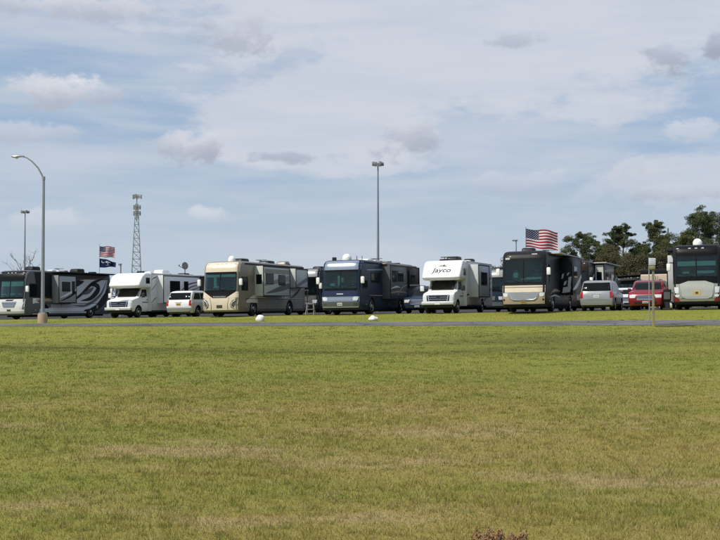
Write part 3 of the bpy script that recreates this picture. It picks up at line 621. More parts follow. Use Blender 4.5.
# 3. cream coach
t, B, w, L, H = coach('cream motorhome with two pale slide-outs and nested arc headlights, beside the minivan', 219.5, 65.0, 11.0, 3.50, body='taupe', cap='cream', group=GC, ws=(1.62, 2.72),
    items=[(-.55, -.35, .1, .75, 'shade_fabric'), (-.6, -.2, 0, .1, 'white_plastic')], shade=(2.48, 2.64, 'shade_fabric'))
band(t, B, 'front_mask', 'cream', [(.40, -w+.06, w-.06), (1.22, -w+.02, w-.02), (1.5, -w+.02, -w+.22), ][:2], .012)
for s in (-1, 1): obj('mask_shoulder', B.patch('F', [(1.18, *sorted((s*.52, s*(w-.02)))), (1.36, *sorted((s*.80, s*(w-.02)))), (1.56, *sorted((s*1.12, s*(w-.02))))], .014, 8, 6), 'cream', t)
band(t, B, 'cowl', 'black', [(1.20, -.62, .62), (1.36, -1.0, 1.0), (1.60, -w+.07, w-.07)], .011)
e = band(t, B, 'name_plate', 'decal_black', [(1.17, -.50, .50), (1.31, -.58, .58)], .022)
mk = M()
for i in range(9):
    x = -.40+i*.10; y = B.yf(x, 1.24); mk.box(x-.03, x+.03, y-.034, y-.015, 1.205, 1.275 if i % 3 else 1.29)
obj('badge_letters', mk, 'chrome', e)
for s in (-1, 1):
    obj('center_crease', B.patch('F', [(.42, *sorted((s*.56, s*.60))), (.8, *sorted((s*.56, s*.59))), (1.18, *sorted((s*.66, s*.68)))], .016, 2, 5), 'decal_brown', t)
    hl = obj('headlight', B.patch('F', [(.52, *sorted((s*.82, s*.98))), (.75, *sorted((s*.74, s*1.06))), (.98, *sorted((s*.86, s*1.12))), (1.08, *sorted((s*1.02, s*1.15)))], .016, 6, 6), 'lens_dark', t)
    for k in range(3):
        pts = [(s*x, B.yf(s*x, z)-.03, z) for x, z in ((1.0-.06*k, .50+.03*k), (.80-.05*k+.07*k, .66+.03*k), (.84+.03*k, .86), (1.10, 1.10-.05*k))]
        obj('light_trim', M().tube(pts, .022, 6), 'cream' if k % 2 else 'chrome', hl)
plate(t, B, .62, 'plate_dark', w=.2, h=.1)
slideout(t, B, 2.6, 6.9, 1.28, 3.22, .60, 'pale_slide', [(3.0, 4.2, 2.05, 2.75), (5.0, 6.1, 2.0, 2.7)], [('mid_grey', [(3.0, 1.45, .04), (4.8, 1.7, .30), (6.8, 2.0, .40)]), ('taupe', [(2.8, 2.9, .3), (6.8, 2.9, .3)]), ('taupe', [(2.8, 2.0, .16), (6.8, 2.5, .4)])], end_win=(.10, .50, 2.05, 2.68))
slideout(t, B, 8.05, 10.2, 1.9, 3.2, .55, 'pale_slide', [], [('decal_grey', [(8.2, 2.0, .2), (10.1, 2.5, .3)])])
for mt, pts in [('cream', [(1.3, .9, .1), (2.6, 1.1, .5), (4.5, 1.0, .3), (7.4, .9, .05)]), ('pale_slide', [(6.9, 1.2, .1), (8.0, 1.5, .5), (10.4, 2.3, .5)]), ('decal_black', [(6.95, 1.15, .03), (7.8, 1.5, .12), (8.0, 1.75, .04)]),
                ('decal_black', [(8.3, 1.15, .03), (9.4, 1.5, .14), (10.5, 2.1, .04)]), ('decal_silver', [(2.8, 1.14, .04), (10.6, 1.14, .04)])]: obj('stripe', B.ribbon(pts), mt, t)
baggage(t, B, w, [(3.0, 4.4), (4.4, 5.9), (5.9, 7.4), (8.9, 10.6)], .46, 1.08, 'taupe')
roof_ac(t, 2.6, H, 'charcoal', l=1.1, h=.26); roof_ac(t, 6.6, H, 'charcoal', l=1.2, h=.26); roof_ac(t, 9.6, H, 'taupe', l=.8); dome(t, .15, 1.55, H-.04, .24, .28)
rk = obj('rear_rack', M().box(-.9, w+.2, L+.05, L+.12, 1.72, 1.80).box(-.9, w+.2, L+.05, L+.12, .55, .62), 'white_plastic', t)
for x in (-.6, 0, .55, 1.0, 1.4): obj('rack_upright', M().box(x-.03, x+.03, L+.05, L+.10, .6, 1.75), 'plastic_grey', rk)
for z in (.95, 1.3): obj('rack_shelf', M().box(-.9, w+.2, L+.03, L+.5, z, z+.05), 'plastic_grey', rk)

# 4. blue coach
t, B, w, L, H = coach('dark blue motorhome with silver-blue roof cap and white satellite dome, beside the lettered one', 340, 65.6, 11.4, 3.38, body='steel_blue', cap='blue_silver', group=GC, ws=(1.58, 2.66), lights=None,
    items=[(-.25, -.08, 0, .62, 'shade_fabric'), (-.75, -.45, 0, .16, 'shade_fabric'), (-.02, .12, .2, .5, 'white_plastic')], shade=None)
band(t, B, 'hood_band', 'navy', [(1.12, -w+.03, w-.03), (1.47, -w+.03, w-.03)])
e = band(t, B, 'badge', 'decal_silver', [(1.24, -.20, .20), (1.29, -.24, .22)], .02)
band(t, B, 'front_mask', 'blue_silver', [(.80, -w+.04, w-.04), (1.10, -w+.03, w-.03)], .013)
band(t, B, 'chrome_strip', 'chrome', [(.92, -.72, .72), (.97, -.76, .76)], .024)
headlamp(t, B, [(.86, .86, 1.12), (1.0, .82, 1.17), (1.09, .92, 1.19)], 'lens', .022)
band(t, B, 'bumper', 'olive_dark', [(.50, -w+.05, w-.05), (.79, -w+.03, w-.03)], .03); band(t, B, 'bumper_strip', 'alu', [(.43, -w+.10, w-.10), (.495, -w+.07, w-.07)], .034)
plate(t, B, .64, 'plate_white', off=.045)
for s in (-1, 1): obj('fog_lamp', B.patch('F', [(.60, *sorted((s*.88, s*1.05))), (.70, *sorted((s*.88, s*1.06)))], .04, 4, 2), 'lens_dark', t)
slideout(t, B, 4.4, 8.0, .95, 3.14, .55, 'mid_grey', [(4.8, 5.7, 2.05, 2.8), (5.9, 7.1, 2.1, 2.8)], [('tan', [(4.5, 1.35, .04), (6.2, 1.45, .10), (7.9, 1.35, .04)]), ('decal_silver', [(4.5, 1.62, .03), (5.6, 1.75, .12), (6.4, 1.72, .03)]), ('decal_tan', [(5.6, 1.0, .03), (6.8, 1.7, .07), (7.9, 1.9, .03)]), ('navy', [(4.5, 1.1, .2), (7.9, 1.1, .2)])])
slideout(t, B, 8.6, 10.9, 1.75, 3.14, .5, 'brown_dark', [(8.9, 9.9, 2.1, 2.65)], [('tan', [(8.7, 1.9, .1), (10.8, 1.95, .1)])])
side_window(t, B, 2.2, 4.0, 1.95, 2.65, bar=3.1)
for mt, pts in [('decal_silver', [(8.0, 1.45, .05), (8.8, 1.5, .22), (9.6, 1.2, .12), (10.2, .8, .03)]), ('navy', [(2.0, 1.6, .2), (4.4, 1.5, .25)]), ('decal_tan', [(2.0, 1.18, .03), (4.4, 1.18, .05)]), ('blue_silver', [(1.5, 2.75, .05), (4.4, 2.85, .10)])]: obj('stripe', B.ribbon(pts), mt, t)
obj('awning', M().bbox(w, w+.30, 4.3, 11.0, H-.2, H-.12, .02), 'tan', t)
dome(t, .0, 1.35, H-.04, .29, .30); roof_ac(t, 4.2, H, 'white_plastic', l=1.2, h=.2); roof_ac(t, 8.2, H, 'taupe', l=1.0, h=.2)
obj('horn', M().bbox(-.9, -.66, 1.1, 1.3, H-.04, H+.2, .03), 'plastic', t)
for x in (.6, .95): obj('roof_antenna', M().tube([(x, 1.5, H-.1), (x, 1.5, H+.25)], .02), 'plastic', t)

# 5. dark coach with tan lower face under the big flag
t, B, w, L, H = coach('black and tan motorhome with wide silver grille, big flag over its roof', 523.5, 64.7, 11.0, 3.52, body='charcoal', cap='charcoal', group=GC, ws=(1.66, 2.98), lights=None,
    items=[(-.62, -.36, .12, .42, 'shade_fabric'), (.1, 1.0, 0, .14, 'white_plastic'), (-.2, .1, 0, .08, 'white_plastic')], surround='charcoal')
band(t, B, 'hood_band', 'cream', [(1.12, -w+.03, w-.03), (1.52, -w+.03, w-.03)]); band(t, B, 'hood_line', 'decal_brown', [(1.40, -w+.03, w-.03), (1.43, -w+.03, w-.03)], .018)
band(t, B, 'front_mask', 'tan', [(.44, -w+.07, w-.07), (1.10, -w+.04, w-.04)], .013)
g = band(t, B, 'grille', 'alu', [(.72, -.55, .55), (.78, -.72, .72), (1.05, -.84, .84), (1.10, -.84, .84)], .03, 15, 6)
obj('grille_frame', M().tube([(x, B.yf(x, z)-.035, z) for x, z in ((-.88, 1.11), (-.80, .82), (-.6, .70), (0, .68), (.6, .70), (.80, .82), (.88, 1.11))], .025, 6), 'chrome', g)
for i in range(5): obj('grille_slot', B.patch('F', [(.75+i*.065, -.58-.045*i, .58+.045*i), (.775+i*.065, -.59-.045*i, .59+.045*i)], .036, 9, 2, .02), 'plastic_grey', g)
headlamp(t, B, [(.88, .94, 1.14), (1.0, .90, 1.18), (1.10, .93, 1.20)], 'lens', .022); plate(t, B, .57, 'plate_gold', off=.03)
band(t, B, 'bumper', 'decal_black', [(.40, -w+.12, w-.12), (.46, -w+.08, w-.08)], .02)
mk = M()
for i in range(3): x = -1.02+i*.09; mk.box(x-.03, x+.03, B.yf(x, 3.06)-.03, B.yf(x, 3.06), 3.02, 3.12)
obj('roof_badge', mk, 'white_plastic', t)
mk = M(); x = .62; mk.bbox(x-.16, x+.16, B.yf(x, 3.3)-.04, B.yf(x, 3.3)+.03, 3.27, 3.33, .01, 1); obj('marker_lamp', mk, 'lens', t)
slideout(t, B, 4.8, 8.2, 1.0, 3.22, .75, 'charcoal', [(5.2, 6.4, 2.0, 2.75)], [('decal_silver', [(5.0, 1.3, .1), (6.5, 1.6, .3), (8.1, 2.2, .2)])])
for mt, pts, o in [('decal_silver', [(7.9, .9, .05), (8.7, 1.5, .4), (9.8, 2.3, .5), (10.6, 2.2, .1)], None), ('decal_tan', [(1.6, 1.05, .05), (3.0, 1.25, .16), (4.7, 1.2, .05)], None), ('decal_silver', [(1.6, .85, .03), (3.0, .95, .10), (4.7, .85, .04)], None)]: obj('stripe', B.ribbon(pts), mt, t)
pw = M()
for x0, x1, z0, z1 in ((.12, .66, 1.1, 1.5), (.20, .42, 1.55, 1.85), (.45, .70, 1.45, 2.1), (.08, .26, 1.95, 2.3), (.4, .6, 2.15, 2.35)):
    pw.prism([(w+x0, z0), (w+x1-.08, z0+.05), (w+x1, z1), (w+x0+.06, z1-.06)], 4.785, 4.81, 'y')
obj('slide_graphic', pw, 'decal_silver', t, 0)
roof_ac(t, 1.9, H, 'charcoal', l=.8, h=.24, x=-.1); roof_ac(t, 6.5, H, 'white_plastic', l=1.1, h=.2); obj('awning', M().bbox(w, w+.5, 2.0, 10.8, H-.16, H-.08, .02), 'roof_membrane', t)
FLAG_COACH = t

# 6. silver faced coach at the right edge
t, B, w, L, H = coach('black topped motorhome with broad silver nose, gold plate and red lower corners', 697, 66.0, 11.6, 3.62, body='charcoal', cap='black', group=GC, ws=(1.80, 2.98), lights=None, w=1.28,
    shade=(2.42, 2.68, 'shade_fabric'), items=[(.0, .95, 0, .16, 'shade_fabric'), (-.75, -.4, 0, .12, 'white_plastic')])
band(t, B, 'cowl', 'black', [(1.42, -w+.05, w-.05), (1.72, -w+.05, w-.05)], .010)
band(t, B, 'front_mask', 'champagne', [(.62, -w+.05, w-.05), (1.42, -w+.03, w-.03)], .012)
g = band(t, B, 'grille_panel', 'nose_pearl', [(.62, -.72, .72), (.75, -.80, .80), (1.42, -.92, .92), (1.58, -.45, .45)], .03, 15, 8)
obj('grille_frame', M().tube([(x, B.yf(x, z)-.035, z) for x, z in ((-.92, 1.40), (-.86, .9), (-.78, .70), (-.55, .61), (.55, .61), (.78, .70), (.86, .9), (.92, 1.40))], .022, 6), 'chrome', g)
headlamp(t, B, [(.92, .98, 1.16), (1.1, .96, 1.20), (1.25, .97, 1.21)], 'lens', .02)
for s in (-1, 1): obj('headlight_lower', B.patch('F', [(.70, *sorted((s*.94, s*1.14))), (.82, *sorted((s*.92, s*1.18)))], .02, 4, 2), 'lens', t)
e = obj('licence_plate', B.patch('F', [(.82, -.22, .22), (1.02, -.22, .22)], .036, 4, 2), 'plate_gold', t); obj('emblem', M().bbox(-.07, .07, B.yf(0, .92)-.05, B.yf(0, .92)-.03, .86, .98, .008, 1), 'decal_brown', e)
band(t, B, 'bumper', 'alu', [(.46, -.9, .9), (.60, -.95, .95)], .022); band(t, B, 'air_dam', 'decal_black', [(.39, -w+.12, w-.12), (.455, -w+.08, w-.08)], .016)
for s in (-1, 1): obj('lower_corner', B.patch('F', [(.44, *sorted((s*.92, s*(w-.07)))), (.60, *sorted((s*.92, s*(w-.05)))), (.66, *sorted((s*1.05, s*(w-.05))))], .018, 6, 4), 'maroon', t)
for x in (-1.0, -.35, 0, .35): obj('marker_lamp', M().bbox(x-.07, x+.07, B.yf(x, H-.22)-.04, B.yf(x, H-.22)+.02, H-.25, H-.19, .012, 1), 'lens', t)
dome(t, .02, 1.45, H-.04, .26, .28)
s_ = obj('slide_out', M().bbox(-w-.62, -w+.03, 4.0, 8.0, 1.0, 3.2, .02), 'decal_silver', t); obj('slide_trim', M().box(-w-.65, -w-.60, 3.98, 4.03, .98, 3.22), 'charcoal', s_)
roof_ac(t, 4.5, H, 'charcoal'); obj('lower_skirt', B.patch('L', [(.4, 3, 11), (1.0, 3, 11)], .01, 2, 2), 'maroon', t)
obj('side_awning', M().bbox(-w-.45, -w, 1.5, 9, H-.28, H-.12, .03), 'awning', t)

# ------------------------------------------------------------------ coaches standing behind the front row
GB = 'motorhomes parked behind the front row'
def back_coach(label, px, v, H, body, cap, mask, low, slides=(), L=11.0, ribs=(), acs=((3, 'charcoal'), (7.5, 'charcoal')), **k):
    t, B, w, L, H = coach(label, px, v, L, H, body=body, cap=cap, group=GB, **k)
    band(t, B, 'front_mask', mask, [(.72, -w+.04, w-.04), (1.40, -w+.03, w-.03)]); band(t, B, 'bumper', low, [(.42, -w+.08, w-.08), (.70, -w+.04, w-.04)], .02)
    band(t, B, 'grille', 'decal_grey', [(.82, -.55, .55), (1.1, -.6, .6)], .02); headlamp(t, B, [(.85, .85, 1.12), (1.08, .82, 1.17)])
    for a in slides: slideout(t, B, *a)
    for mt, pts in ribs: obj('stripe', B.ribbon(pts), mt, t)
    for y, m in acs: roof_ac(t, y, H, m, l=1.0, h=.24)
    return t, B, w, L, H
t, B, w, L, H = back_coach('dark brown roofed motorhome mostly hidden behind the white cab-over with corner window', 127, 79.5, 3.50, 'brown_dark', 'brown_dark', 'taupe', 'charcoal', [(3, 9, 1.1, 3.2, .6, 'brown_dark', [(4, 5, 2, 2.7), (7, 8, 2, 2.7)])], acs=((4.2, 'charcoal'), (8.8, 'charcoal')))
obj('awning', M().bbox(w, w+.7, 2.0, 10.8, H-.16, H-.02, .03), 'brown', t); obj('roof_vent', M().bbox(-.3, .4, 2.0, 2.6, H-.02, H+.22, .06), 'charcoal', t)
t, B, w, L, H = back_coach('grey motorhome in the gap between the cream and the blue motorhomes', 302, 78.0, 3.42, 'charcoal', 'grey_side', 'mid_grey', 'charcoal', [(3, 8, 1.1, 3.1, .5, 'charcoal', [(4, 5.5, 2, 2.7)])])
back_coach('dark teal motorhome in the gap beside the lettered cab-over', 487, 79.0, 3.0, 'teal_paint', 'grey_side', 'steel_blue', 'alu', [(3, 7, 1.1, 2.7, .5, 'steel_blue', [(4, 5.5, 1.8, 2.4)])], ws=(1.5, 2.35))
t, B, w, L, H = back_coach('dark brown motorhome with white swoosh and pale windowed slide-out, above the silver suv', 570.5, 80.5, 3.5, 'brown_dark', 'brown_dark', 'mid_grey', 'charcoal',
    [(3.0, 8.5, 1.25, 3.3, .68, 'brown_dark', [(4.0, 5.2, 2, 2.7), (6.5, 7.5, 2, 2.7)], [])], ribs=[('decal_silver', [(1.6, 2.1, .05), (2.4, 2.35, .2), (3.0, 2.6, .1)]), ('decal_silver', [(1.2, 1.4, .08), (3, 1.5, .12)])])
obj('awning', M().bbox(w, w+.9, 2.8, 10.5, H-.14, H-.06, .02), 'roof_membrane', t)
obj('end_panel', M().bbox(w+.06, w+.64, 2.975, 3.02, 1.3, 3.25, .01, 1), 'pale_slide', t); obj('end_window', M().bbox(w+.16, w+.52, 2.955, 2.99, 1.95, 2.75, .03, 1), 'window_dark', t)
for mt, pts in [('decal_silver', [(3.2, 1.6, .1), (5.0, 1.9, .3), (8.3, 2.6, .2)]), ('decal_tan', [(3.2, 2.8, .1), (6, 2.95, .2), (8.3, 3.0, .1)])]: obj('stripe', B.ribbon(pts, .006, w+.68), mt, t)
t, B, w, L, H = back_coach('dark teal motorhome with black awning seen beyond the red suv', 628, 116, 3.30, 'teal_paint', 'charcoal', 'mid_grey', 'charcoal', ws=(1.5, 2.5))
aw = M().grid([[(x, y, 3.05-.28*((y-1)/3.0)+.05*x) for x in np.linspace(-.9, 3.2, 5)] for y in np.linspace(-1.6, .1, 4)], [[(x, y, 3.02-.28*((y-1)/3.0)+.05*x) for x in np.linspace(-.9, 3.2, 5)] for y in np.linspace(-1.6, .1, 4)])
obj('awning', aw, 'awning', t)
for x in (-.8, 3.1): obj('awning_arm', M().tube([(x, -1.55, 3.2), (min(x, 1.2), .2, 1.8)], .03), 'alu', t)
# beige box trailer beyond the sign post
loc, rot = place(657, 92); t = thing('cargo_trailer', 'tall beige box trailer with dark roof band beyond the red suv', 'trailer', loc, rot)
obj('body', M().bbox(-1.2, 1.2, 0, 6, .5, 3.0, .06), 'beige', t); obj('roof_band', M().bbox(-1.22, 1.22, -.02, 6.02, 2.72, 3.12, .05), 'charcoal', t)
for x in (-.6, .6): obj('door', M().bbox(x-.55, x+.55, -.045, 0.01, .6, 2.66, .015, 1), 'beige', t)
for x in (-.08, .08): obj('door_bar', M().tube([(x, -.07, .62), (x, -.07, 2.6)], .018), 'alu', t)
for s in (-1, 1):
    for y in (2.6, 3.5): wheel(t, s*1.06, y, .36, .24)
obj('tongue', M().tube([(0, 5.9, .5), (0, 7.2, .48)], .05), 'plastic', t); obj('jack', M().tube([(0, 7.0, .0), (0, 7.0, .8)], .03), 'alu', t)

# ------------------------------------------------------------------ cars
def car(name, label, px, v, paintm, L=4.8, w=.96, H=1.74, rear=False, cat='car', tail='lens_red', shieldm='window_dark', hood=1.05, roofrack=True, group='cars parked between the motorhomes', two=None, glass='windshield_grey', mid=2.4, drop=.0, low=None, rake=.42):
    loc, rot = place(px, v, mid); rot = (0, rot[1], -A+(math.pi if rear else 0))
    if rear: rot = (0, -rot[1], rot[2])
    t = thing(name, label, cat, loc, rot, group)
    off = -L if rear else 0.0    # the end that faces the camera sits on the base point
    hz = hood
    pr = [(.26, w-.10, .16, L-.14), (.34, w-.05, .05, L-.05), (.55, w-.015, .0, L), (.78, w, .02, L-.01), (.92, w-.005, .08, L-.02), (hz-.05, w-.02, .22, L-.05), (hz-.01, w-.04, .50, L-.06), (hz+.04, w-.06, 1.0, L-.08),
          (hz+.07, w-.075, 1.12, L-.09), (hz+.28, w-.10, 1.46, L-.17), (H-.12, w-.15, 1.46+(H-.12-hz-.28)*1.55, L-rake+.05), (H-.04, w-.20, 2.2, L-rake-.08), (H, w-.32, 2.5, L-rake-.3)]
    pr = [(z, a, b+off, c2+off) for z, a, b, c2 in pr]; B = Body(pr, .28, 3.4, .22, 4.0)
    fy, ry = off+.95, off+L-1.0; r = .35
    b = obj('body', B.mesh(), paintm, t); boolean(b, [(arch(y, .42, *sorted((s*.62, s*1.3))), 'under') for y in (fy, ry) for s in (-1, 1)])
    g0, g1 = hz+.10, H-.13
    obj('windshield', B.patch('F', [(g0, -w+.17, w-.17), (g1, -w+.28, w-.28)], .008, 9, 4), 'window_dark', t)
    obj('rear_window', B.patch('R', [(g0, -w+.15, w-.15), (g1, -w+.22, w-.22)], .012, 9, 4), 'window_dark', t)
    xf0, xf1 = off+1.42, off+2.05; xr0, xr1 = off+L-.42, off+L-rake-.30
    cuts = [0, .31, .64, 1.0]
    for f in 'Lr':
        for a, bb in zip(cuts[:-1], cuts[1:]):
            lo = lambda q: xf0+(xr0-xf0)*q; hi = lambda q: xf1+(xr1-xf1)*q
            obj('side_window', B.patch(f, [(g0+.01, lo(a)+.03, lo(bb)-.03), (g1-.02, hi(a)+.03, hi(bb)-.03)], .007, 4, 3), 'window_dark', t)
        for q in (.31, .64):
            y = xf0+(xr0-xf0)*q; obj('door_seam', B.patch(f, [(.42, y, y+.012), (hz+.05, y, y+.012)], .004, 2, 4, .01), 'decal_black', t)
            obj('door_handle', B.patch(f, [(hz-.10, y-.24, y-.08), (hz-.06, y-.24, y-.08)], .03, 2, 2), paintm, t)
        obj('sill', B.patch(f, [(.28, fy+.5, ry-.5), (.40, fy+.5, ry-.5)], .012, 2, 2), low or 'plastic', t)
    s_ = 1
    for s in (-1, 1):
        wheel(t, s*(w-.13), fy, r, .22); wheel(t, s*(w-.13), ry, r, .22)
        obj('headlight', B.patch('F', [(.70, *sorted((s*(w-.40), s*(w-.10)))), (.88, *sorted((s*(w-.48), s*(w-.09))))], .010, 5, 3), 'lens', t)
        obj('tail_light', B.patch('R', [(.74, *sorted((s*(w-.20), s*(w-.02)))), (hz+.06, *sorted((s*(w-.21), s*(w-.08))))], .012, 4, 4), tail, t)
        m = obj('mirror', M().bbox(s*(w+.07)-.10, s*(w+.07)+.10, xf0+.08, xf0+.20, hz+.04, hz+.20, .04), paintm, t)
        if roofrack: obj('roof_rail', M().tube([(s*(w-.40), off+2.35, H-.02), (s*(w-.40), off+2.45, H+.04), (s*(w-.40), off+L-rake-.55, H+.04), (s*(w-.40), off+L-rake-.45, H-.03)], .018, 6), 'plastic', t)
    g = obj('grille', B.patch('F', [(.58, -.46, .46), (.86, -.42, .42)], .012, 7, 3), 'chrome', t)
    for i in range(4): obj('grille_slot', B.patch('F', [(.62+i*.06, -.43, .43), (.655+i*.06, -.43, .43)], .02, 7, 2, .02), 'decal_black', g)
    obj('air_intake', B.patch('F', [(.36, -.60, .60), (.48, -.66, .66)], .010, 7, 2), 'plastic', t)
    obj('bumper', B.patch('R', [(.34, -w+.10, w-.10), (.60, -w+.06, w-.06)], .035, 11, 3, .05), two or paintm, t)
    obj('bumper_low', B.patch('R', [(.27, -w+.16, w-.16), (.35, -w+.12, w-.12)], .025, 9, 2, .04), 'plastic', t)
    plate(t, B, .84, 'plate_gold' if cat == 'minivan' else 'plate_white', 'R', h=.075); plate(t, B, .45, 'plate_white', 'F', h=.06)
    obj('tailgate_seam', B.patch('R', [(.63, -w+.22, w-.22), (.642, -w+.22, w-.22)], .006, 7, 2, .01), 'decal_black', t)
    obj('tailgate_handle', B.patch('R', [(.955, -.26, .26), (.985, -.26, .26)], .02, 5, 2), 'chrome', t)
    obj('rear_wiper', M().tube([(0, B.yr(0, g0+.03)+.03, g0+.03), (.3, B.yr(.3, g0+.08)+.03, g0+.08)], .01, 5), 'black', t)
    obj('underbody', M().box(-.7, .7, off+.4, off+L-.4, .20, .30), 'under', t)
    return t, B
car('minivan', 'white minivan seen from behind between the white cab-over and the cream motorhome', 178.5, 67.6, 'car_white', 4.75, .97, 1.74, rear=True, two='car_silver', tail='lens_red', cat='minivan')
car('suv', 'silver suv with red tail lights, its back towards the grass strip', 596.3, 66.8, 'car_silver', 4.8, .97, 1.76, rear=True, two='car_silver', cat='suv')
car('suv', 'red suv facing the grass strip behind the sign post', 645.3, 66.7, 'red_paint', 4.9, .98, 1.76, cat='suv', hood=1.08)
car('suv', 'dark blue suv in the shade between the blue motorhome and the lettered cab-over', 417, 70.5, 'steel_blue', 4.8, .97, 1.8, cat='suv')
car('hatchback', 'white car half hidden between the silver and the red suv', 621.5, 77, 'car_white', 4.3, .9, 1.5, cat='car', roofrack=False, hood=.95)

# ------------------------------------------------------------------ poles, lamps, tower
x, y = ray(42.8, 61.1); z = gxy(x, y)
t = thing('street_lamp', 'tall grey street lamp with curved arm on a round concrete base', 'street lamp', (x, y, z))
rs = [[(r*math.cos(k*math.pi/10), r*math.sin(k*math.pi/10), zz) for k in range(20)] for r, zz in ((.30, -.3), (.30, .52), (.27, .60))]
obj('base', M().rings(rs), 'concrete', t); obj('base_plate', M().bbox(-.2, .2, -.2, .2, .60, .64, .01, 1), 'galv', t)
for a in range(4): obj('anchor_bolt', M().cyl((.15*(1 if a % 2 else -1), .15*(1 if a > 1 else -1), .63), (.15*(1 if a % 2 else -1), .15*(1 if a > 1 else -1), .70), .025, n=6), 'galv', t)
obj('pole', M().tube([(0, 0, .63), (0, 0, 4), (0, 0, 9.15)], [.12, .105, .075], 14), 'galv', t)
ap = [(0, 0, 9.0), (-.10, 0, 9.3), (-.36, 0, 9.78), (-.76, 0, 10.2), (-1.08, 0, 10.42), (-1.42, 0, 10.52)]
obj('arm', M().tube(ap, [.06, .055, .05, .045, .04, .04], 8), 'galv', t); obj('collar', M().cyl((0, 0, 9.0), (0, 0, 9.22), .10, n=14), 'galv', t)
hd = M(); rs = []
for xx, wy, zt, zb in ((-1.62, .06, .05, -.02), (-1.8, .11, .09, -.05), (-2.05, .15, .10, -.08), (-2.3, .13, .07, -.08), (-2.42, .05, .02, -.05)):
    rs.append([(xx+.38, wy*math.cos(k*math.pi/6), 10.50+(zt if math.sin(k*math.pi/6) > 0 else -zb)*math.sin(k*math.pi/6)) for k in range(12)])
h = obj('lamp_head', hd.rings(rs), 'alu', t); obj('lens', M().dome((-1.72, 0, 10.43), .12, -.09, 12, 4), 'lens', h)
def mast(label, px, py, dist, arms):
    x, y = rayt(px, dist); z = gxy(x, y); H = EYE+(HOR-py)*dist/FPX-z
    t = thing('light_mast', label, 'light mast', (x, y, z), group='tall light masts beyond the lot')
    obj('pole', M().tube([(0, 0, -.3), (0, 0, H*.5), (0, 0, H)], [.34, .24, .13], 12), 'galv_far', t)
    obj('crossarm', M().tube([(-arms, 0, H-.2), (arms, 0, H-.2)], .06, 6).tube([(0, -arms*.8, H-.2), (0, arms*.8, H-.2)], .06, 6), 'galv_far', t)
    for k in range(6):
        a = k*math.pi/3; cx, cy = arms*math.cos(a), arms*.8*math.sin(a)
        f = obj('floodlight', M().bbox(cx-.30, cx+.30, cy-.3, cy+.3, H-.62, H+.12+.15*(k%2), .12), 'plastic_grey', t); obj('lens', M().box(cx-.24, cx+.24, cy-.22, cy+.22, H-.65, H-.62), 'lens', f)
mast('tall light mast with a cluster of floodlights behind the blue motorhome', 378, 162.5, 240, .95)
mast('tall light mast with floodlight cluster behind the silver and black motorhome', 24.5, 211, 345, 1.0)
def lamp_pole(label, px, py, dist, hw=.5):
    x, y = rayt(px, dist); z = gxy(x, y); H = EYE+(HOR-py)*dist/FPX-z
    t = thing('lamp_pole', label, 'lamp pole', (x, y, z), group='small lamp poles in the distance')
    obj('pole', M().tube([(0, 0, -.2), (0, 0, H)], [.11, .07], 8), 'galv_far', t); h = obj('lamp_head', M().bbox(-hw, hw*.4, -.16, .16, H-.08, H+.12, .05), 'galv_far', t); obj('lens', M().box(-hw*.9, hw*.2, -.1, .1, H-.10, H-.08), 'lens', h)
lamp_pole('thin lamp pole rising over the black and tan motorhome beside the flag', 516.3, 240.5, 150, .5)
lamp_pole('short lamp pole between the navy flag and the lattice tower', 120.6, 264.5, 130, .25)
x, y = rayt(668.5, 190); z = gxy(x, y); H = EYE+(HOR-228)*190/FPX-z
t = thing('utility_pole', 'thin dark utility pole standing among the pine trees', 'utility pole', (x, y, z)); obj('pole', M().tube([(0, 0, -.3), (0, 0, H)], [.16, .10], 8), 'bark', t); obj('crossarm', M().box(-.9, .9, -.06, .06, H-3.4, H-3.2), 'bark', t)
for s in (-.8, 0, .8): obj('insulator', M().cyl((s, 0, H-3.2), (s, 0, H-3.0), .05, n=8), 'galv_far', t)
# lattice tower
D = 510; x, y = rayt(136.3, D); z = gxy(x, y); H = EYE+(HOR-196)*D/FPX-z
t = thing('lattice_tower', 'grey steel lattice communication tower with antenna platforms at its top', 'tower', (x, y, z))
hw = lambda q: (3.15*(1-q)+.62*q)/1.0
cor = lambda k, q: Vector(((1, 1, -1, -1)[k]*hw(q)*.86, (1, -1, -1, 1)[k]*hw(q)*.86, H*.93*q))
ry = Matrix.Rotation(R(14), 3, 'Z')
for k in range(4): obj('tower_leg', M().tube([ry@cor(k, 0), ry@cor(k, 1)], [.17, .11], 6), 'galv_far', t)
qs = [1-(1-i/15)**1.0 for i in range(16)]
for i in range(15):
    m = M()
    for k in range(4):
        a, b = cor(k, qs[i]), cor((k+1) % 4, qs[i]); a2, b2 = cor(k, qs[i+1]), cor((k+1) % 4, qs[i+1])
        m.tube([ry@a, ry@b2], .07, 4).tube([ry@b, ry@a2], .07, 4).tube([ry@a2, ry@b2], .09, 4)
    obj('bracing', m, 'galv_far', t)
for zz, rad in ((H*.995, 2.4), (H*.90, 1.9), (H*.845, 1.9)):
    m = M(); N = 3
    for k in range(3):
        a = R(30+120*k); b = R(150+120*k); p, q = Vector((rad*math.cos(a), rad*math.sin(a), zz)), Vector((rad*math.cos(b), rad*math.sin(b), zz))
        m.tube([p, q], .08, 4).tube([Vector((0, 0, zz)), (p+q)/2], .08, 4)
    pl = obj('antenna_platform', m.tube([(0, 0, zz-H*.07), (0, 0, zz+.5)], .2, 6), 'galv_far', t)
    for k in range(3):
        a = R(30+120*k); b = R(150+120*k); p, q = Vector((rad*math.cos(a), rad*math.sin(a), zz)), Vector((rad*math.cos(b), rad*math.sin(b), zz))
        for f in (.12, .5, .88):
            c2 = p.lerp(q, f); obj('antenna_panel', M().bbox(c2.x-.2, c2.x+.2, c2.y-.2, c2.y+.2, zz-.9, zz+1.0, .03, 1), 'plastic_grey', pl)
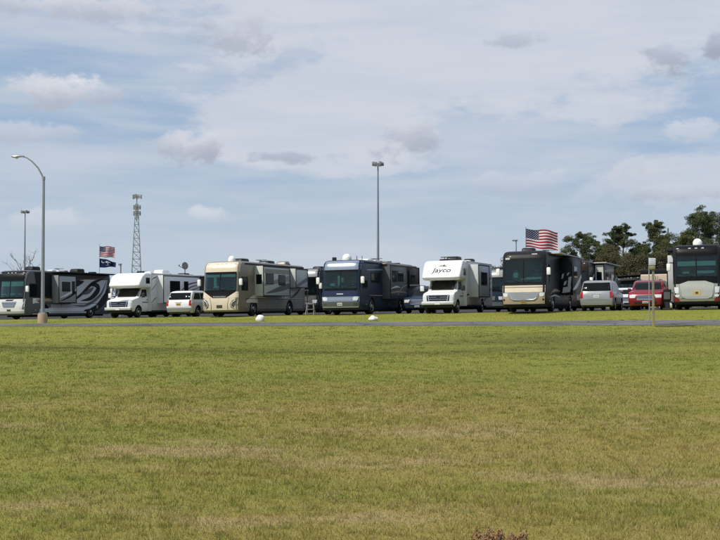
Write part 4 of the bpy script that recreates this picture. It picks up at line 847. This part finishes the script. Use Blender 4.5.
dm = M(); dm.dome((0, 0, 0), .55, .2, 14, 4); o = obj('dish', dm, 'plastic_grey', t); o.location = (-1.2, -1.6, H*.19); o.rotation_euler = (R(90), 0, 0)
obj('dish_arm', M().tube([(-1.2, -1.5, H*.19), ry@cor(2, .19)], .08, 6), 'galv_far', t)

# satellite dish on its tripod on the roof of the brown coach
x, y = uv2xy(-47.55, 87.0); z = gxy(x, y)+3.50
t = thing('satellite_dish', 'small grey satellite dish on a short mast above the brown roof', 'satellite dish', (x, y, z))
dm = M(); rs = [[(r*math.cos(k*math.pi/9), r*1.25*math.sin(k*math.pi/9), .3*r*r) for k in range(18)] for r in (.27, .22, .15, .06)]; rs2 = [[(a, b, c2+.03) for a, b, c2 in r] for r in rs[::-1]]
o = obj('reflector', M().rings(rs+rs2), 'mid_grey', t); o.location = (0, 0, .80); o.rotation_euler = (R(72), 0, R(20))
obj('mast', M().tube([(0, 0, -.15), (0, 0, .55), (0, .02, .78)], .035), 'plastic', t); obj('feed_arm', M().tube([(0, -.05, .55), (-.35, -.45, .72), (-.42, -.5, .8)], .022), 'plastic', t); obj('feed_horn', M().bbox(-.48, -.36, -.56, -.44, .76, .90, .02), 'plastic_grey', t)

# ------------------------------------------------------------------ flags (flat print by UV)
def flag_nodes(name, kind):
    m, t, b = newmat(name); N = t.nodes.new; L = t.links.new
    uvn = N('ShaderNodeUVMap'); s = N('ShaderNodeSeparateXYZ'); L(uvn.outputs[0], s.inputs[0]); U, V = s.outputs[0], s.outputs[1]
    def ma(op, a, bb=None, c2=None):
        n = N('ShaderNodeMath'); n.operation = op
        for k, v in enumerate((a, bb, c2)):
            if v is None: continue
            if isinstance(v, (int, float)): n.inputs[k].default_value = v
            else: L(v, n.inputs[k])
        return n.outputs[0]
    def mx(f, a, bb):
        n = N('ShaderNodeMix'); n.data_type = 'RGBA'
        for q, v in ((n.inputs[0], f), (n.inputs[6], a), (n.inputs[7], bb)):
            if isinstance(v, tuple): q.default_value = (*v, 1)
            else: L(v, q)
        return n.outputs[2]
    def disc(cx, cy, rx, ry):
        dx = ma('DIVIDE', ma('SUBTRACT', U, cx), rx); dy = ma('DIVIDE', ma('SUBTRACT', V, cy), ry)
        return ma('LESS_THAN', ma('ADD', ma('MULTIPLY', dx, dx), ma('MULTIPLY', dy, dy)), 1.0)
    if kind == 'stripes':
        st = ma('LESS_THAN', ma('MODULO', ma('MULTIPLY', V, 13.0), 2.0), 1.0)
        col = mx(st, (.74, .73, .72), (.36, .008, .022))
        can = ma('MULTIPLY', ma('LESS_THAN', U, .4), ma('GREATER_THAN', V, 6/13))
        # nine rows of stars, alternately six and five
        gu = ma('MULTIPLY', U, 11/.4*.5); gv = ma('MULTIPLY', ma('SUBTRACT', V, 6/13), 9/(7/13)*.5)
        def dots(ou, ov):
            a = ma('SUBTRACT', ma('FRACT', ma('ADD', gu, ou)), .5); c2 = ma('SUBTRACT', ma('FRACT', ma('ADD', gv, ov)), .5)
            return ma('LESS_THAN', ma('ADD', ma('MULTIPLY', a, a), ma('MULTIPLY', c2, c2)), .034)
        star = ma('MAXIMUM', dots(.0, .0), dots(.5, .5))
        col = mx(can, col, mx(star, (.016, .02, .075), (.62, .62, .66)))
    else:
        c1 = ma('MULTIPLY', disc(.20, .70, .10, .15), ma('SUBTRACT', 1.0, disc(.225, .76, .085, .13)))
        trunk = ma('MULTIPLY', ma('LESS_THAN', ma('ABSOLUTE', ma('SUBTRACT', U, .5)), .03), ma('LESS_THAN', ma('ABSOLUTE', ma('SUBTRACT', V, .42)), .2))
        tr = ma('MAXIMUM', trunk, ma('MAXIMUM', disc(.5, .66, .15, .13), disc(.5, .24, .12, .035)))
        col = mx(ma('MAXIMUM', c1, tr), (.014, .022, .075), (.62, .64, .68))
    L(col, b.inputs['Base Color']); b.inputs['Roughness'].default_value = .8; b.inputs['Specular IOR Level'].default_value = .15
    tl = N('ShaderNodeBsdfTranslucent'); L(col, tl.inputs[0]); ms = N('ShaderNodeMixShader'); ms.inputs[0].default_value = .35; L(b.outputs[0], ms.inputs[1]); L(tl.outputs[0], ms.inputs[2]); L(ms.outputs[0], t.nodes['Material Output'].inputs[0])
    return m
MATS['us_flag'] = flag_nodes('striped_flag_cloth', 'stripes'); MATS['navy_flag'] = flag_nodes('navy_flag_cloth', 'navy')
def cloth(name, t, W_, H_, mat, z0, droop, wave=.10, yaw=0.0, taper=0.0, ph=0.0, n=36, m=20):
    vs, uv = [], []
    for j in range(m+1):
        for i in range(n+1):
            u, v = i/n, j/m; x = W_*u*(1-.05*u)
            z = z0+H_*v*(1-taper*u)+H_*taper*u*.35-droop*W_*u**1.6+.02*W_*math.sin(u*9+v*2+ph)
            yy = wave*W_*u**.7*math.sin(u*8.5-v*1.6+ph)+.03*math.sin(u*17+v*5)*W_*u
            vs.append((x*math.cos(yaw)-yy*math.sin(yaw), x*math.sin(yaw)+yy*math.cos(yaw), z)); uv.append((u, v))
    fs = [(j*(n+1)+i, j*(n+1)+i+1, (j+1)*(n+1)+i+1, (j+1)*(n+1)+i) for j in range(m) for i in range(n)]
    me = bpy.data.meshes.new(name); me.from_pydata(vs, [], fs); l = me.uv_layers.new(name='UVMap')
    for lp in me.loops: l.data[lp.index].uv = uv[lp.vertex_index]
    me.shade_smooth(); me.materials.append(P(mat)); o = bpy.data.objects.new(name, me); COL.objects.link(o); o.parent = t; return o
def flagpole(label, px, dist, ytop, ybase, cat='flag'):
    x, y = rayt(px, dist); zb = EYE+(HOR-ybase)*dist/FPX if ybase else gxy(x, y); zt = EYE+(HOR-ytop)*dist/FPX
    t = thing('flag', label, cat, (x, y, zb)); obj('flag_pole', M().tube([(0, 0, 0), (0, 0, zt-zb)], [.022, .016], 8).dome((0, 0, zt-zb), .035, .04, 8, 4), 'galv_far', t); return t, zt-zb
t, h = flagpole('large striped flag with star canton flying over the black and tan motorhome', 526.0, 68.2, 227.5, 254)
# the pole stands on the coach's roof; the cloth streams to the right
cloth('cloth', t, 1.98, 1.10, 'us_flag', h-1.18, .10, .085, R(-6), .0, .5)
t, h = flagpole('striped flag with star canton above a navy flag on one pole', 99.3, 90.7, 244.5, None)
cloth('cloth', t, 1.24, .85, 'us_flag', h-.98, .04, .09, R(8), .0, 1.1); o = cloth('lower_cloth', t, 1.34, .77, 'navy_flag', h-1.83, .06, .10, R(8), .55, 2.0); o['label'] = 'navy flag with white crescent and palm'

# ------------------------------------------------------------------ small things on the grass
def sign():
    x, y = ray(651.5, 55.9); z = gxy(x, y); t = thing('sign_post', 'weathered post with small white and yellow panels at the edge of the road', 'sign', (x, y, z))
    obj('metal_pole', M().tube([(-.11, .0, -.3), (-.11, 0, 3.25)], .028, 8), 'galv', t)
    obj('wooden_post', M().bbox(.03, .13, -.05, .05, -.3, 2.9, .012, 1), 'wood_grey', t); obj('post_foot', M().bbox(.024, .136, -.056, .056, -.05, .50, .012, 1), 'post_paint', t)
    obj('white_panel', M().bbox(-.14, .18, -.10, -.075, 2.88, 3.22, .02, 2), 'sign_white', t); obj('yellow_panel', M().bbox(-.12, .16, -.10, -.075, 2.68, 2.86, .02, 2), 'sign_yellow', t)
    for zz in (2.74, 3.07): obj('bracket', M().box(-.14, .13, -.074, -.03, zz-.02, zz+.02), 'galv', t)
    pm = M()
    for k in range(4): pm.box(-.09, .13-.04*(k % 2), -.104, -.098, 2.95+k*.07, 2.97+k*.07)
    obj('faded_print', pm, 'decal_silver', t)
sign()
def rock(label, px, v, w_, h_, seed, lobes):
    x, y = ray(px, v); z = gxy(x, y); bm = bmesh.new(); bmesh.ops.create_icosphere(bm, subdivisions=3, radius=1); rr = random.Random(seed); ks = [(Vector((rr.gauss(0, 1), rr.gauss(0, 1), rr.gauss(0, 1))), rr.random()*6) for _ in range(7)]
    for vv in bm.verts:
        d = 1+.085*sum(math.sin(k.dot(vv.co)*2+p) for k, p in ks)
        for lx, lz, a in lobes: d += a*math.exp(-((vv.co.x-lx)**2+(vv.co.z-lz)**2)*3)
        vv.co = Vector((vv.co.x*w_/2*d, vv.co.y*w_/2*.8*d, max(-.15, vv.co.z*h_*.62*d+h_*.38)))
    me = bpy.data.meshes.new('rock'); bm.to_mesh(me); bm.free(); me.shade_smooth(); me.materials.append(P('rock_white'))
    o = bpy.data.objects.new('boulder', me); COL.objects.link(o); o.location = (x, y, z); tag(o, label, 'boulder', 'white painted boulders by the road')
rock('lopsided white boulder on the grass in front of the cream motorhome', 260, 61.3, .52, .36, 3, [(.5, .5, .15)]); rock('round white boulder on the grass in front of the blue motorhome', 374, 60.9, .54, .34, 5, [])
x, y = ray(310.5, 66.9); z = gxy(x, y)+.008
t = thing('step_stool', 'grey folding step stool standing beside the blue motorhome', 'stool', (x, y, z), (0, 0, -A+.15))
obj('top', M().bbox(-.24, .24, -.14, .14, .70, .75, .015), 'plastic_grey', t)
for s in (-1, 1):
    for q in (-1, 1): obj('leg', M().tube([(s*.2, q*.08, .71), (s*.27, q*.24, .0)], .022, 6), 'alu', t)
    obj('leg_brace', M().tube([(s*.24, -.17, .3), (s*.24, .17, .3)], .014, 6), 'alu', t)
obj('step', M().bbox(-.24, .24, -.24, -.08, .34, .37, .01, 1), 'plastic_grey', t)
x, y = ray(667.2, 66.9); z = gxy(x, y)+.008
t = thing('utility_pedestal', 'dark metal utility pedestal between the red suv and the silver nosed motorhome', 'pedestal', (x, y, z), (0, 0, -A))
obj('post', M().bbox(-.10, .10, -.08, .08, 0, .62, .01, 1), 'plastic', t); bxo = obj('cabinet', M().bbox(-.22, .22, -.14, .14, .52, 1.15, .03), 'charcoal', t); obj('door', M().bbox(-.17, .17, -.155, -.13, .60, 1.0, .012, 1), 'mid_grey', bxo)
obj('foot', M().bbox(-.24, .24, -.2, .2, 0, .10, .02), 'plastic', t); obj('cable', M().tube([(.12, .0, .6), (.3, -.1, .3), (.45, .1, .03), (.9, .6, .03)], .025, 6), 'rubber', t)
for k in range(3): obj('handle', M().tube([(-.18+.18*k, -.17, 1.12), (-.18+.18*k, -.19, 1.2), (-.06+.12*k, -.17, 1.12)], .012, 5), 'alu', bxo)

# thin dark brown strip laid on the ground at the edge of the road, right of the sign post
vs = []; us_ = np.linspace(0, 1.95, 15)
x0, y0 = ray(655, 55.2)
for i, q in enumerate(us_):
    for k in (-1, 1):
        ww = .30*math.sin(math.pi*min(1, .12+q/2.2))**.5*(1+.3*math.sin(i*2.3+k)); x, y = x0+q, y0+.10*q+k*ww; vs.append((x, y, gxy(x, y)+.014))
tag(obj('dark_strip', M().add(vs, [(2*i, 2*i+1, 2*i+3, 2*i+2) for i in range(14)]), paint('strip_brown', (.045, .04, .026), .95, 0, 0, .3, 8), None, 0), kind='structure')
# dried weeds at the front of the field
def weed(label, px, dist, top, n, spread, seed):
    rr = random.Random(seed); x, y = rayt(px, dist); z = gxy(x, y); t = thing('dried_weed', label, 'weed', (x, y, z), group='dried weeds in the near grass')
    sm, lf = M(), M()
    for i in range(n):
        bx, by = rr.uniform(-spread, spread), rr.uniform(-.08, .08); h = top*rr.uniform(.55, 1.0)*(1-.35*abs(bx)/spread); lx, ly = rr.uniform(-.06, .06), rr.uniform(-.04, .04)
        pts = [Vector((bx*.7, by, -.02)), Vector((bx*.85+lx*.3, by+ly*.3, h*.5)), Vector((bx+lx, by+ly, h))]
        sm.tube(pts, [.004, .003, .002], 4)
        for k in range(16):
            f = rr.uniform(.35, 1.0); c2 = pts[1].lerp(pts[2], f*2-1) if f > .5 else pts[0].lerp(pts[1], f*2); c2 = c2+Vector((rr.gauss(0, .008), rr.gauss(0, .008), rr.gauss(0, .006)))
            d = Vector((rr.gauss(0, 1), rr.gauss(0, 1), rr.gauss(0, .7)+.4)).normalized(); q = d.orthogonal().normalized()*rr.uniform(.003, .007); d *= rr.uniform(.008, .022)
            lf.add([c2-q, c2+q, c2+q*.6+d, c2-q*.6+d], [(0, 1, 2, 3)])
    obj('stems', sm, 'dry_weed', t, 0); obj('seed_heads', lf, 'dry_weed', t, 0)
weed('clump of dry reddish brown weed with the taller seed heads', 488, 7.55, .145, 30, .085, 1); weed('shorter clump of dry reddish brown weed beside the taller one', 514, 7.5, .13, 20, .07, 2)

# ------------------------------------------------------------------ trees
def leafmat(name, a, bb, tl=.25):
    m, t, b = newmat(name); N = t.nodes.new; L = t.links.new
    at = N('ShaderNodeAttribute'); at.attribute_name = 'rnd'; x = N('ShaderNodeMix'); x.data_type = 'RGBA'; x.inputs[6].default_value = (*a, 1); x.inputs[7].default_value = (*bb, 1); L(at.outputs['Fac'], x.inputs[0])
    L(x.outputs[2], b.inputs['Base Color']); b.inputs['Roughness'].default_value = .75; b.inputs['Specular IOR Level'].default_value = .2
    tr = N('ShaderNodeBsdfTranslucent'); L(x.outputs[2], tr.inputs[0]); ms = N('ShaderNodeMixShader'); ms.inputs[0].default_value = tl; L(b.outputs[0], ms.inputs[1]); L(tr.outputs[0], ms.inputs[2]); L(ms.outputs[0], t.nodes['Material Output'].inputs[0]); MATS[name] = m
leafmat('needles', (.048, .068, .030), (.13, .15, .068)); leafmat('brown_leaf', (.065, .066, .034), (.14, .125, .062)); leafmat('spring_leaf', (.06, .075, .025), (.12, .125, .05))
def leaves(C, Rd, per, size, flat=.75):
    """quads scattered through clumps; C (n,3) centres, Rd (n,) radii"""
    n = len(C); k = n*per; c2 = np.repeat(C, per, 0); r = np.repeat(Rd, per)[:, None]
    d = RNG.normal(size=(k, 3)); d /= np.linalg.norm(d, axis=1, keepdims=True); rad = RNG.random((k, 1))**.45
    p = c2+d*rad*r*np.array([1, 1, flat]); a = RNG.normal(size=(k, 3)); a /= np.linalg.norm(a, axis=1, keepdims=True)
    b = np.cross(a, RNG.normal(size=(k, 3))); b /= np.linalg.norm(b, axis=1, keepdims=True)
    s = size*RNG.uniform(.6, 1.3, (k, 1)); a *= s; b *= s*.55
    V = np.stack([p-a-b*.4, p-a*.1-b, p+a+b*.2, p+a*.1+b], 1).reshape(-1, 3); f = np.arange(k*4).reshape(k, 4)
    tone = np.clip(np.repeat(RNG.random(n), per)*.55+RNG.random(k)*.45, 0, 1); return V, f, np.repeat(tone, 4)
def leafobj(name, V, f, tone, mat, parent=None):
    me = bpy.data.meshes.new(name); me.vertices.add(len(V)); me.vertices.foreach_set('co', V.astype(np.float32).ravel())
    k = f.shape[1]; me.loops.add(f.size); me.loops.foreach_set('vertex_index', f.astype(np.int32).ravel()); me.polygons.add(len(f)); me.polygons.foreach_set('loop_start', np.arange(0, f.size, k, dtype=np.int32))
    me.update(calc_edges=True); at = me.attributes.new('rnd', 'FLOAT', 'POINT'); at.data.foreach_set('value', tone.astype(np.float32)); me.materials.append(P(mat))
    o = bpy.data.objects.new(name, me); COL.objects.link(o)
    if parent: o.parent = parent
    return o
def limb(m, p, d, L, r, rr, depth, tips, up=.15):
    pts = [p]; q = p.copy(); dd = d.normalized()
    for k in range(3):
        dd = (dd+Vector((rr.gauss(0, .16), rr.gauss(0, .16), rr.gauss(0, .10)+up*.4))).normalized(); q = q+dd*L/3; pts.append(q.copy())
    m.tube(pts, [r, r*.8, r*.6, r*.35], 5); tips.append((pts[-1], L)); tips.append((pts[2], L*.7))
    if depth:
        for k in range(rr.choice((2, 3))):
            f = rr.uniform(.35, 1); b = pts[1].lerp(pts[3], f); nd_ = (dd+Vector((rr.gauss(0, .7), rr.gauss(0, .7), rr.gauss(0, .4)+.1))).normalized(); limb(m, b, nd_, L*rr.uniform(.45, .65), r*.5, rr, depth-1, tips, up)
def pine(label, px, dist, ytop, crown, shape, seed, per=150, group='pine trees beyond the lot', mat='needles', name='pine_tree', lean=0.0, dens=1.0):
    rr = random.Random(seed); x, y = rayt(px, dist); z = gxy(x, y); H = EYE+(HOR-ytop)*dist/FPX-z
    t = thing(name, label, 'tree', (x, y, z), group=group); m = M(); pts = [Vector((lean*H*(k/6)**1.5+rr.gauss(0, .12), rr.gauss(0, .12), -.3 if k == 0 else H*.90*k/6)) for k in range(7)]
    m.tube(pts, [.30*(1-.78*k/6)*H/17 for k in range(7)], 8); tips = []
    nb = int(26*dens)
    for i in range(nb):
        f = crown+(1-crown)*(i+rr.random())/nb; f = min(f, .985); k = min(5, int(f*6)); p = pts[k].lerp(pts[k+1], f*6-k)
        q = (f-crown)/(1-crown); rad = np.interp(q, *zip(*shape))*.64*rr.uniform(.72, 1.12); a = rr.random()*2*math.pi+i*2.4
        limb(m, p, Vector((math.cos(a), math.sin(a), .25+.3*q)), max(.5, rad), .09*H/17*(1.2-q), rr, 1, tips, .2)
    obj('trunk', m, 'bark', t)
    C = np.array([tp[0][:] for tp in tips]); C += RNG.normal(scale=.25, size=C.shape); Rd = np.array([min(.92, .35+.21*tp[1]) for tp in tips])*RNG.uniform(.7, 1.15, len(tips))
    ok = RNG.random(len(C)) > .10; V, f, tn = leaves(C[ok], Rd[ok], per, .095, .55); leafobj('crown', V, f, tn, mat, t)
RND = [(0, .6), (.2, 3.6), (.5, 4.4), (.8, 3.2), (1, .9)]; TALL = [(0, 1.2), (.25, 2.9), (.5, 2.6), (.8, 1.9), (1, .6)]; WIDE = [(0, 2.5), (.25, 6.6), (.55, 6.8), (.85, 4.6), (1, 1.4)]
pine('broad round-topped pine, the one standing nearest the big flag', 583, 196, 231.5, .42, [(0, 1.5), (.3, 4.4), (.6, 5.0), (.85, 3.4), (1, 1.2)], 21, dens=1.3)
pine('tall pointed pine behind the silver suv', 623, 188, 219.5, .38, [(0, 3.0), (.3, 4.8), (.55, 4.0), (.8, 2.6), (1, .6)], 22, dens=1.5)
pine('short slim pine tucked between the two pointed pines', 641, 200, 238, .35, [(0, 1.5), (.4, 2.4), (.8, 1.6), (1, .5)], 27)
pine('slim ragged pine behind the sign post', 655.5, 186, 216.5, .40, [(0, 2.4), (.2, 4.0), (.5, 2.6), (.75, 3.0), (1, .9)], 23, dens=1.3, lean=.02)
pine('broad dark pine with the highest crown, behind the silver nosed motorhome', 706, 180, 210.5, .34, WIDE, 24, dens=2.0)
pine('pine with thin crown leaning at the left of the broad dark pine', 684, 192, 231, .36, [(0, 1.5), (.35, 3.0), (.7, 2.6), (1, .8)], 25)
pine('half hidden pine at the outer edge of the stand', 738, 186, 218, .34, WIDE, 26, dens=1.8)
pine('pine filling the gap behind the dark brown motorhome', 603, 205, 241, .25, [(0, 2.5), (.3, 4.2), (.6, 3.6), (1, .8)], 61)
pine('bushy pine right behind the utility pole', 668, 204, 233, .25, [(0, 2.6), (.3, 4.2), (.6, 3.8), (1, .8)], 62)
pine('lower bushy pine beside the slim ragged pine', 640, 208, 244, .2, [(0, 2.6), (.3, 4.4), (.6, 3.8), (1, .8)], 63)
pine('bushy pine in front of the broad dark pine', 692, 176, 228, .22, [(0, 2.6), (.3, 4.6), (.6, 4.2), (1, 1.0)], 64, dens=1.3)
pine('low bushy pine above the big flag coach roof', 572, 202, 247, .2, [(0, 2.0), (.3, 3.4), (.6, 3.0), (1, .8)], 65)
def bare(label, px, dist, ytop, seed, leaf=None, group='bare trees among the pines', spread=1.0, per=26):
    rr = random.Random(seed); x, y = rayt(px, dist); z = gxy(x, y); H = EYE+(HOR-ytop)*dist/FPX-z; t = thing('bare_tree', label, 'tree', (x, y, z), group=group); m = M(); tips = []
    pts = [Vector((rr.gauss(0, .08)*k, rr.gauss(0, .08)*k, -.3 if k == 0 else H*.8*k/4)) for k in range(5)]; m.tube(pts, [.2, .16, .12, .08, .04], 6)
    for i in range(13):
        f = rr.uniform(.25, 1); k = min(3, int(f*4)); p = pts[k].lerp(pts[k+1], f*4-k); a = i*2.4
        limb(m, p, Vector((math.cos(a), math.sin(a), rr.uniform(.5, 1.1))), H*.30*spread*rr.uniform(.7, 1.1), .055, rr, 2, tips, .3)
    obj('trunk', m, 'twig', t)
    if leaf:
        C = np.array([tp[0][:] for tp in tips]); V, f, tn = leaves(C, np.full(len(C), .75), per, .12, .9); leafobj('crown', V, f, tn, leaf, t)
bare('leafless tree with fine twigs behind the silver and black motorhome', 22, 150, 260, 31, None, 'leafless trees on the left', 1.2)
for i, (px, d, yt, lf, lb) in enumerate([(612, 178, 258, 'brown_leaf', 'brown budding tree below the broad round-topped pine'), (634, 172, 262, 'brown_leaf', 'brown budding tree below the tall pointed pine'), (664, 174, 253, 'brown_leaf', 'brown budding tree below the slim ragged pine'),
        (677, 176, 243, 'spring_leaf', 'pale budding tree beside the utility pole'), (600, 182, 255, 'spring_leaf', 'pale green budding tree beside the broad round-topped pine'), (497, 190, 266, 'spring_leaf', 'small green treetop between the lettered cab-over and the black and tan motorhome'), (648, 180, 262, 'brown_leaf', 'low brown tree beyond the beige trailer'), (622, 185, 262, 'spring_leaf', 'low green tree beyond the black awning')]):
    bare(lb, px, d, yt, 40+i, lf, per=40)
# far wood along the horizon: one mass
us = RNG.uniform(-260, 260, 620); C = []
for u in us:
    d = RNG.uniform(330, 380); C.append((u, d, .9+RNG.uniform(.5, 6.0)))
C = np.array(C); V, f, tn = leaves(C, RNG.uniform(1.5, 3.0, len(C)), 46, .38, .8); tag(leafobj('far_wood', V, f, tn, 'needles'), 'low dark wood far behind the parked motorhomes', 'wood', kind='stuff')

# ------------------------------------------------------------------ grass blades over the near field: nobody could count them
MATS['blade'] = grass_mat('grass_blade', True)
n = 700000; lo, hi = 5.2, 82.0
d = lo*(hi/lo)**RNG.random(n); th = RNG.uniform(-.43, .43, n); X = d*np.tan(th); Y = d
nt_ = 170000; kc = 9000; dc = lo*(60/lo)**RNG.random(kc); tcn = RNG.uniform(-.43, .43, kc); ci = RNG.integers(0, kc, nt_); sg = np.clip(.035*(dc/9)**.6, .03, .12)[ci]
X[:nt_] = (dc*np.tan(tcn))[ci]+RNG.normal(size=nt_)*sg; Y[:nt_] = dc[ci]+RNG.normal(size=nt_)*sg; d[:nt_] = Y[:nt_]; tuft = np.zeros(n); tuft[:nt_] = 1; ctone = RNG.random(kc); tone_ = RNG.random(n); tone_[:nt_] = np.clip(ctone[ci]*.9+RNG.normal(size=nt_)*.08, 0, 1)
uu, vv = xy2uv(X, Y); vv = vv+.22*np.sin(uu*1.9)*np.sin(uu*.57+1)+.12*np.sin(uu*5.3); keep = (vv < 56.45) | ((vv > 59.9) & (vv < 68.4)); X, Y, d, tuft, tone_ = X[keep], Y[keep], d[keep], tuft[keep], tone_[keep]; n = len(X); Z = gz(*xy2uv(X, Y))
hh = RNG.uniform(.010, .032, n)*(1+.25*np.sin(X*1.7+Y*.9)*np.sin(Y*1.3)); hh = hh*(1+.7*tuft); wd = np.maximum(.0024, .00034*d)*RNG.uniform(.6, 1.4, n)
a = RNG.uniform(0, 2*np.pi, n); ln = RNG.uniform(.1, 1.1, n)*hh; la = RNG.uniform(0, 2*np.pi, n)
V = np.stack([np.stack([X-np.cos(a)*wd, Y-np.sin(a)*wd, Z-.005], -1), np.stack([X+np.cos(a)*wd, Y+np.sin(a)*wd, Z-.005], -1), np.stack([X+np.cos(la)*ln, Y+np.sin(la)*ln, Z+hh], -1)], 1).reshape(-1, 3)
o = leafobj('grass', V, np.arange(n*3).reshape(n, 3), np.repeat(tone_, 3), 'blade'); tag(o, 'short mown grass, green with dry straw patches', 'grass', kind='stuff')
